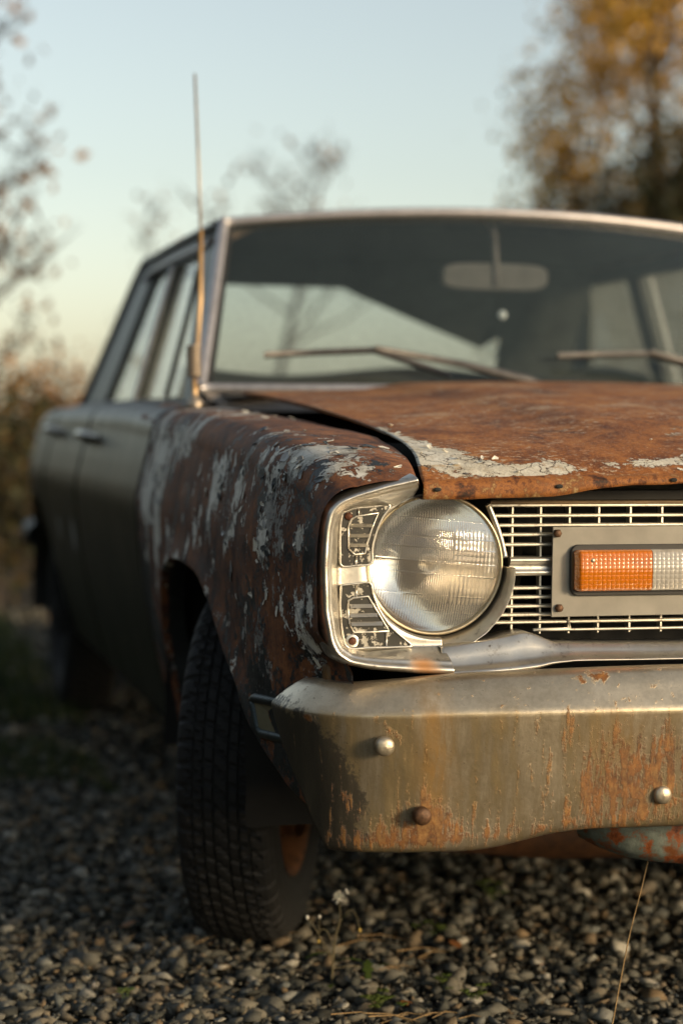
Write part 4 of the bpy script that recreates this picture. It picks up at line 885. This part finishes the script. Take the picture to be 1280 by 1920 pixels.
def mat_stone():
    m = NT('crushed_stone'); t = m.attr('tint'); n = m.noise(90, 5, .65)
    c = m.ramp(t, [(.0, (.030, .033, .030)), (.25, (.065, .068, .058)), (.5, (.12, .118, .098)), (.7, (.185, .17, .13)), (.80, (.19, .135, .075)), (.90, (.13, .142, .132)), (1., (.40, .38, .32))])
    c = m.mix(m.ma('MULTIPLY', m.ss(n, .4, .7), .5), c, m.mix(.5, c, (.03, .025, .018)))
    return m.set(base=c, rough=.8, normal=m.bump(n, .002), spec=.3)
M['stone'] = mat_stone(); PROTO = protos(48)
n = 21000; y = .10+2.1*rng.random(n)**1.25; ctr = -1.0+.36*(y-.2)*.3; x = -1.62+rng.random(n)*(1.75+.35*y)
pos = np.stack([x, y, rng.uniform(-.014, .010, n)], -1); sz = np.clip(rng.lognormal(math.log(.0128), .46, n), .005, .029)
gravel('gravel', pos, sz, 1, 'loose angular grey and tan crushed stone under the car front')
n = 9000; y = 2.1+5*rng.random(n)**1.3; x = -1.7+rng.random(n)*1.6; pos = np.stack([x, y, rng.uniform(-.012, .008, n)], -1); sz = np.clip(rng.lognormal(math.log(.015), .35, n), .008, .03)
gravel('gravel', pos, sz, 0, 'dim crushed stone beside and behind the car')
n = 5000; y = -4.5+4.6*rng.random(n); x = -3+rng.random(n)*5; pos = np.stack([x, y, rng.uniform(-.012, .006, n)], -1); sz = np.clip(rng.lognormal(math.log(.018), .3, n), .008, .03)
gravel('gravel', pos, sz, 0, 'crushed stone in front of the bumper')

n = 14000; y = .15+1.5*rng.random(n)**1.2; x = -1.5+rng.random(n)*(1.6+.35*y); pos = np.stack([x, y, rng.uniform(-.006, .012, n)], -1); gravel('grit', pos, rng.uniform(.0022, .0052, n), 1, 'fine grit between the crushed stones under the car front')

# ------------------------------------------------------------------ plants
def leafmat(name, cols, trans=.25):
    m = NT(name); t = m.attr('tint'); k = len(cols)
    c = m.ramp(t, [(i/(k-1), c_) for i, c_ in enumerate(cols)]); m.set(base=c, rough=.6, spec=.3)
    tr = m.n('BsdfTranslucent'); m.put(tr.inputs[0], c); mx = m.n('MixShader'); mx.inputs[0].default_value = trans
    m.t.links.new(m.b.outputs[0], mx.inputs[1]); m.t.links.new(tr.outputs[0], mx.inputs[2]); m.t.links.new(mx.outputs[0], m.out.inputs[0]); return m.m
def leaves(name, pos, size, mat, parent, asp=.6, droop=.4):
    n = len(pos); d = rng.normal(size=(n, 3)); d[:, 2] -= droop; d /= np.linalg.norm(d, axis=1)[:, None]
    u = np.cross(d, rng.normal(size=(n, 3))); u /= np.linalg.norm(u, axis=1)[:, None]; nn = np.cross(d, u)
    s = (size*rng.uniform(.6, 1.3, n))[:, None]
    V = np.stack([pos, pos+d*s*.5+u*s*asp*.5+nn*s*.06, pos+d*s, pos+d*s*.5-u*s*asp*.5+nn*s*.06], 1)
    me = bpy.data.meshes.new(name); me.vertices.add(4*n); me.vertices.foreach_set('co', V.reshape(-1).astype(np.float32))
    FF = np.stack([np.arange(n)*4, np.arange(n)*4+1, np.arange(n)*4+2, np.arange(n)*4, np.arange(n)*4+2, np.arange(n)*4+3], -1).reshape(-1, 3)
    me.loops.add(FF.size); me.loops.foreach_set('vertex_index', FF.reshape(-1).astype(np.int32)); me.polygons.add(len(FF)); me.polygons.foreach_set('loop_start', np.arange(0, FF.size, 3, dtype=np.int32)); me.update(calc_edges=True)
    a = me.attributes.new('tint', 'FLOAT', 'POINT'); a.data.foreach_set('value', np.repeat(rng.random(n), 4).astype(np.float32))
    return link(name, me, mat, parent)
bark = simple('grey_brown_bark', (.07, .055, .042), .85, 0, .4, 20, .01)
def tree(name, base, h, spread, nleaf, lsize, lmat, label, cat_='tree', levels=3, nb=9, r0=.09, first=.2, up_=.55, lean=(0, 0), jitter=.25, tipbias=0, group=None):
    base = np.array(base, float); root = bpy.data.objects.new(name, None); col.objects.link(root); root.location = Vector(base)
    mb = MB(); tips = []
    def limb(p, d, L, r, lev):
        k = 6; pts = [p]; d = d/np.linalg.norm(d)
        for i in range(k):
            d = d+rng.normal(size=3)*(.05 if lev == 0 else .14)+np.array([0, 0, .06*up_]); d /= np.linalg.norm(d); pts.append(pts[-1]+d*L/k)
        pts = np.array(pts); rad = np.linspace(r, r*.35 if lev else r*.25, k+1); mb.tube(pts, rad, 7 if lev < 2 else 4)
        if lev >= levels-1: tips.extend(pts[2:])
        if lev < levels:
            for i in range(nb if lev == 0 else 4):
                t = (first+(1-first)*(i+rng.random())/nb) if lev == 0 else rng.uniform(.3, 1)
                q = pts[0]+(0) ; j = min(k-1, int(t*k)); q = pts[j]+(pts[j+1]-pts[j])*(t*k-j)
                a = rng.uniform(0, 2*math.pi); e = np.array([math.cos(a), math.sin(a), up_+rng.uniform(-.2, .4)])
                limb(q, e, (spread*(1.15-.75*t) if lev == 0 else L*.55)*rng.uniform(.7, 1.2), max(r*.45*(1-.5*t), .006), lev+1)
    limb(base, np.array([lean[0], lean[1], 1.]), h, r0, 0)
    mb.build('trunk', bark, root)
    if nleaf:
        tips = np.array(tips); k = rng.integers(0, len(tips), nleaf); pos = tips[k]+rng.normal(size=(nleaf, 3))*jitter
        leaves('crown', pos, lsize, lmat, root)
    return tag(root, label, cat_, group)
gold = leafmat('golden_autumn_leaf', [(.20, .12, .03), (.50, .29, .045), (.66, .37, .04), (.38, .25, .06)])
green = leafmat('dark_green_leaf', [(.018, .022, .008), (.035, .042, .014), (.06, .05, .016), (.11, .06, .014)], .15)
brown = leafmat('brown_autumn_leaf', [(.09, .06, .035), (.20, .12, .06), (.30, .16, .06), (.14, .10, .06)])
orange = leafmat('orange_shrub_leaf', [(.10, .045, .012), (.34, .15, .025), (.42, .18, .02), (.12, .08, .03)])
grass_m = leafmat('grass_blade', [(.02, .035, .012), (.035, .06, .018), (.06, .07, .025)], .2)
def gp(px, y): p = at(px, 800, 'y', y); return (p[0], y, 0)
tree('birch_tree', gp(1225, 15.5), 7.0, 1.75, 9500, .10, gold, 'tall golden birch rising above the car roof at right', r0=.09, nb=18, jitter=.24)
tree('birch_tree', gp(1045, 16.5), 5.4, 1.0, 4200, .085, gold, 'slender thinly leaved birch left of the golden birch', r0=.035, nb=12, jitter=.2)
tree('evergreen_tree', gp(1290, 14), 3.0, 1.2, 7000, .10, green, 'dense dark green tree above the roof at the right edge', r0=.10, nb=16, first=.1, jitter=.3)
tree('evergreen_tree', gp(1130, 14.8), 2.6, .9, 3500, .09, green, 'lower dark green and russet bush left of the dense green tree', r0=.06, nb=12, first=.1, jitter=.25)
tree('bare_tree', gp(470, 15), 3.0, 1.5, 150, .08, brown, 'nearly bare thin tree showing above the middle of the roof', r0=.05, nb=8, first=.45, up_=.75, jitter=.08, lean=(.16, 0))
tree('bare_tree', gp(260, 15), 2.5, .7, 140, .06, brown, 'faint bare twiggy tree beside the rear side windows', r0=.025, nb=8, up_=.9, jitter=.1)
tree('autumn_tree', gp(-75, 9.5), 3.4, .75, 520, .085, brown, 'sparse brown-leaved tree reaching in at the left edge', r0=.05, nb=16, jitter=.12)
tree('orange_shrub', (-.25, 11, 0), 1.05, .5, 800, .07, orange, 'orange leaved shrub low behind the tail of the car', 'shrub', r0=.03, nb=10, first=.1, jitter=.16)
tree('orange_shrub', (.35, 14, 0), 1.0, .6, 500, .07, brown, 'pale brown shrub behind the trunk beside the orange shrub', 'shrub', r0=.03, nb=10, first=.1, jitter=.2)
tree('orange_shrub', (-.8, 8.5, 0), .75, .5, 1400, .06, green, 'dark green shrub at the far left beyond the rear wheel', 'shrub', r0=.03, nb=10, first=.05, jitter=.16)
n = 9000; hp = np.stack([-4.0+rng.normal(size=n)*.3, rng.uniform(-3.5, 20, n), rng.uniform(0, 1, n)**.8*1.8], -1); hp[:, 2] += .25*vnoise(np.c_[hp[:, 1:2]*.9, hp[:, :1]*0, hp[:, :1]*0], 6)
hg_ = leaves('shade_hedge', hp, .30, green, None, .8); tag(hg_, 'dark green hedge added out of view to deepen the shade beside the car', 'shade_hedge', kind='stuff')  # unseen hedge added to block low sky and darken the left side
tree('low_shrub', gp(-5, 6.6), .62, .42, 1500, .05, green, 'low dark bush on the ground just behind the tail of the car', 'shrub', r0=.02, nb=10, first=.05, jitter=.14)
tree('low_shrub', gp(35, 8.2), .72, .5, 1500, .06, green, 'dark bush beside the orange shrub behind the tail', 'shrub', r0=.02, nb=10, first=.05, jitter=.16)
# grass at the far left
n = 5000; px = np.stack([rng.uniform(-1.5, -.75, n), rng.uniform(3.0, 7, n)], -1); px = px[vnoise(np.c_[px*2.2, px[:, :1]*0], 4) > -.1]; n = len(px)
hh = rng.uniform(.03, .10, n); a = rng.uniform(0, 6.28, n); b = np.stack([px[:, 0], px[:, 1], np.zeros(n)], -1); wv = np.stack([np.cos(a), np.sin(a), 0*a], -1)*.004
tp = b+np.stack([rng.normal(size=n)*.02, rng.normal(size=n)*.02, hh], -1)
V = np.stack([b-wv, b+wv, tp], 1).reshape(-1, 3); og = mesh('grass', V, np.arange(3*n).reshape(-1, 3), grass_m, attrs=dict(tint=np.repeat(rng.random(n), 3)), smooth=False); tag(og, 'short dark green grass in the gravel along the shaded side of the car', 'grass', kind='stuff')

n = 2600; px = np.stack([rng.uniform(-1.45, -.8, n), rng.uniform(1.75, 3.2, n)], -1); px = px[vnoise(np.c_[px*3.1, px[:, :1]*0], 14) > .05]; n = len(px)
hh = rng.uniform(.02, .06, n); a = rng.uniform(0, 6.28, n); b = np.stack([px[:, 0], px[:, 1], np.zeros(n)], -1); wv = np.stack([np.cos(a), np.sin(a), 0*a], -1)*.0028
tp = b+np.stack([rng.normal(size=n)*.018, rng.normal(size=n)*.018, hh], -1)
og = mesh('grass', np.stack([b-wv, b+wv, tp], 1).reshape(-1, 3), np.arange(3*n).reshape(-1, 3), grass_m, attrs=dict(tint=np.repeat(rng.random(n), 3)), smooth=False); tag(og, 'thin low tufts of grass in the shaded gravel behind the front wheel', 'grass', kind='stuff')

# weeds, stems, fallen leaves
stem_m = simple('weed_stem', (.09, .075, .035), .6); weedleaf = leafmat('weed_leaf', [(.05, .08, .018), (.09, .14, .03), (.14, .18, .04)], .35)
straw_m = simple('dry_straw', (.30, .20, .09), .7, 0, .3, 60); puff_m = simple('pale_seed_fluff', (.85, .80, .70), .8); bud_m = simple('yellow_bud', (.40, .28, .06), .6)
def blade_leaf(mb, p, d, L, wd, lobes=4):
    p = np.array(p, float); d = np.array(d, float); d /= np.linalg.norm(d); s = np.cross(d, [0, 0, 1.]); s /= np.linalg.norm(s); k = 2*lobes; V = []; 
    for i in range(k+1):
        t = i/k; ww = wd*math.sin(math.pi*min(1, t*.9+.08))*(1 if i % 2 else .5); q = p+d*L*t+np.array([0, 0, -.25*L*t*t+.06*L*math.sin(3*t)]); V += [q-s*ww, q+np.array([0, 0, -.1*ww]), q+s*ww]
    Fc = []
    for i in range(k): Fc += [(3*i, 3*i+1, 3*i+4, 3*i+3), (3*i+1, 3*i+2, 3*i+5, 3*i+4)]
    mb.add(V, Fc)
def root_at(name, p, label, cat_, group=None):
    o = bpy.data.objects.new(name, None); col.objects.link(o); o.location = Vector(p); return tag(o, label, cat_, group)
B0 = at(622, 1850, 'z', 0); yw = B0[1]
wd_ = root_at('flowering_weed', B0, 'spindly weed with a white seed head in front of the tyre', 'weed')
pw = lambda px, py, dy=0: at(px, py, 'y', yw+dy)
MB().tube(cat([tuple(B0), tuple(pw(624, 1800)), tuple(pw(629, 1755)), tuple(pw(637, 1725)), tuple(pw(636, 1690))], 24), np.linspace(.0022, .0011, 24), 6).build('stem', stem_m, wd_)
for pts in ([(637, 1728), (655, 1706), (668, 1718), (674, 1745)], [(625, 1775), (612, 1745), (600, 1745), (597, 1765)], [(626, 1800), (590, 1740), (576, 1722)], [(624, 1805), (600, 1760), (599, 1722)], [(626, 1815), (660, 1812), (700, 1815), (722, 1850)]):
    MB().tube(cat([tuple(pw(*p)) for p in pts], 16), .0009, 5).build('stem', stem_m, wd_)
hc_ = pw(635, 1682); mb = MB()
for i in range(90):
    d = rng.normal(size=3); d[2] = abs(d[2])*.9+.05 if i % 3 else d[2]; d /= np.linalg.norm(d); mb.tube([hc_+d*.001, hc_+d*.0105*rng.uniform(.75, 1.05)], [.0004, .0006], 4)
mb.build('seed_head', puff_m, wd_)
for p, r, mt in (((576, 1720), .0028, puff_m), ((599, 1719), .0026, puff_m), ((649, 1669), .002, puff_m), ((651, 1674), .0022, puff_m), ((597, 1765), .0026, bud_m), ((674, 1744), .003, bud_m), ((723, 1848), .0026, bud_m), ((718, 1860), .0024, bud_m)):
    c = pw(*p); MB().lathe([(.0001, -r*1.3), (r*.7, -r*.8), (r, 0), (r*.7, r*.8), (.0001, r*1.3)], c, 'z', 10).build('bud', mt, wd_)
for p, d, L, wdt in (((640, 1724), (1, -.2, .9), .026, .0045), ((622, 1790), (-1, -.3, .25), .05, .008), ((625, 1805), (1, -.5, .4), .05, .008), ((690, 1840), (-.1, -.3, 1), .055, .010), ((700, 1815), (.9, -.4, .5), .03, .006), ((690, 1850), (.1, -1, .2), .05, .012), ((618, 1850), (-.2, -1, .5), .045, .010), ((670, 1850), (.6, -1, .4), .05, .011)):
    mb = MB(); blade_leaf(mb, pw(*p), d, L, wdt); mb.build('leaf', weedleaf, wd_, attrs=dict(tint=np.full(len(mb.V), rng.random())))
def clover(px, py, k, sc_, label):
    p = at(px, py, 'z', .004); o = root_at('clover', p, label, 'weed')
    for i in range(k):
        c = p+np.array([rng.normal()*.012, rng.normal()*.014, rng.uniform(.008, .026)])*sc_; MB().tube([p, c], .0006, 4).build('stem', weedst, o)
        mb = MB(); t0 = rng.uniform(0, 2)
        for j in range(3):
            a = t0+j*2.09; q = c+np.array([math.cos(a), math.sin(a), .2])*.005*sc_; mb.lathe([(.0001, .0004), (.0042*sc_, .0008), (.0046*sc_, .0), (.0001, -.0002)], q, 'z', 9)
        mb.build('leaf', weedleaf, o, attrs=dict(tint=np.full(len(mb.V), rng.uniform(.5, 1))))
weedst = simple('green_stem', (.06, .09, .02), .6)
clover(712, 1890, 9, 1.1, 'bright green clover sprig at the bottom edge below the seed-head weed')
clover(795, 1760, 6, 1.1, 'small green sprig in the dark gravel right of the seed-head weed')
clover(920, 1690, 7, 1.3, 'dim green seedlings in the shade under the bumper')
clover(830, 1860, 6, 1.0, 'little green seedling low in the middle of the gravel')
clover(235, 1880, 4, .9, 'tiny green seedling alone at the bottom left')
clover(890, 1880, 5, 1.0, 'green sprouts beside the bottom edge right of centre')
# the long stem
ys_ = .09; gp = [(1143, 1935), (1160, 1850), (1180, 1750), (1203, 1660), (1220, 1585), (1226, 1560), (1232, 1558)]
pts = [at(*p, 'y', ys_) for p in gp]; base = pts[0].copy(); k = base[2]
b2 = base+np.array([-.02, .0, 0]); b2[2] = 0
lg = root_at('grass_stem', b2, 'single long dry grass stem rising at the right in front of the bumper', 'grass stem'); MB().tube(cat([tuple(b2)]+[tuple(p) for p in pts], 60), np.linspace(.0011, .0006, 60), 6).build('stem', straw_m, lg)
# dead leaves
deadm = leafmat('dead_leaf', [(.12, .05, .02), (.26, .11, .035), (.34, .16, .05)], .15)
def dead(px, py, s, lab):
    p = at(px, py, 'z', .012); mb = MB(); a = rng.uniform(0, 6.28); d = np.array([math.cos(a), math.sin(a), .35]); u = np.cross(d, [0, 0, 1.]); V = []
    for i in range(7):
        t = i/6; wv = .36*s*math.sin(math.pi*t)**.8; q = p+d*s*(t-.5)+np.array([0, 0, .25*s*(t-.5)**2]); V += [q-u*wv+[0, 0, .3*wv], q, q+u*wv+[0, 0, .3*wv]]
    Fc = []
    for i in range(6): Fc += [(3*i, 3*i+1, 3*i+4, 3*i+3), (3*i+1, 3*i+2, 3*i+5, 3*i+4)]
    o = mesh('dead_leaf', V, Fc, deadm, attrs=dict(tint=np.full(len(V), rng.random())), solid=.0006); tag(o, lab, 'leaf', 'fallen leaves')
dead(853, 1772, .030, 'orange fallen leaf standing on the gravel right of the seed-head weed'); dead(765, 1885, .028, 'tan fallen leaf lying low beside the clover sprig'); dead(1010, 1810, .024, 'small brown fallen leaf on the gravel below the bumper right of centre'); dead(240, 1735, .03, 'flat brown leaf on the gravel left of the tyre')
# straw by the tyre and at the bottom edge
def straw(px0, px1, py0, py1, k, lab):
    c = at((px0+px1)/2, (py0+py1)/2, 'z', 0); o = root_at('dry_straw', c, lab, 'straw')
    for i in range(k):
        p = at(rng.uniform(px0, px1), rng.uniform(py0, py1), 'z', .014); a = rng.uniform(-.5, .5)+(math.pi if rng.random() < .5 else 0); L = rng.uniform(.03, .10); d = np.array([math.cos(a), math.sin(a)*.8, rng.uniform(-.08, .2)])
        MB().tube([p, p+d*L*.5+[0, 0, .006], p+d*L], .0008, 4).build('straw', straw_m, o)
straw(385, 540, 1740, 1770, 9, 'tangle of dry straw at the foot of the tyre'); straw(690, 860, 1895, 1918, 9, 'dry straw along the bottom edge below the clover'); straw(700, 900, 1760, 1830, 6, 'loose dry stalks around the orange fallen leaf')
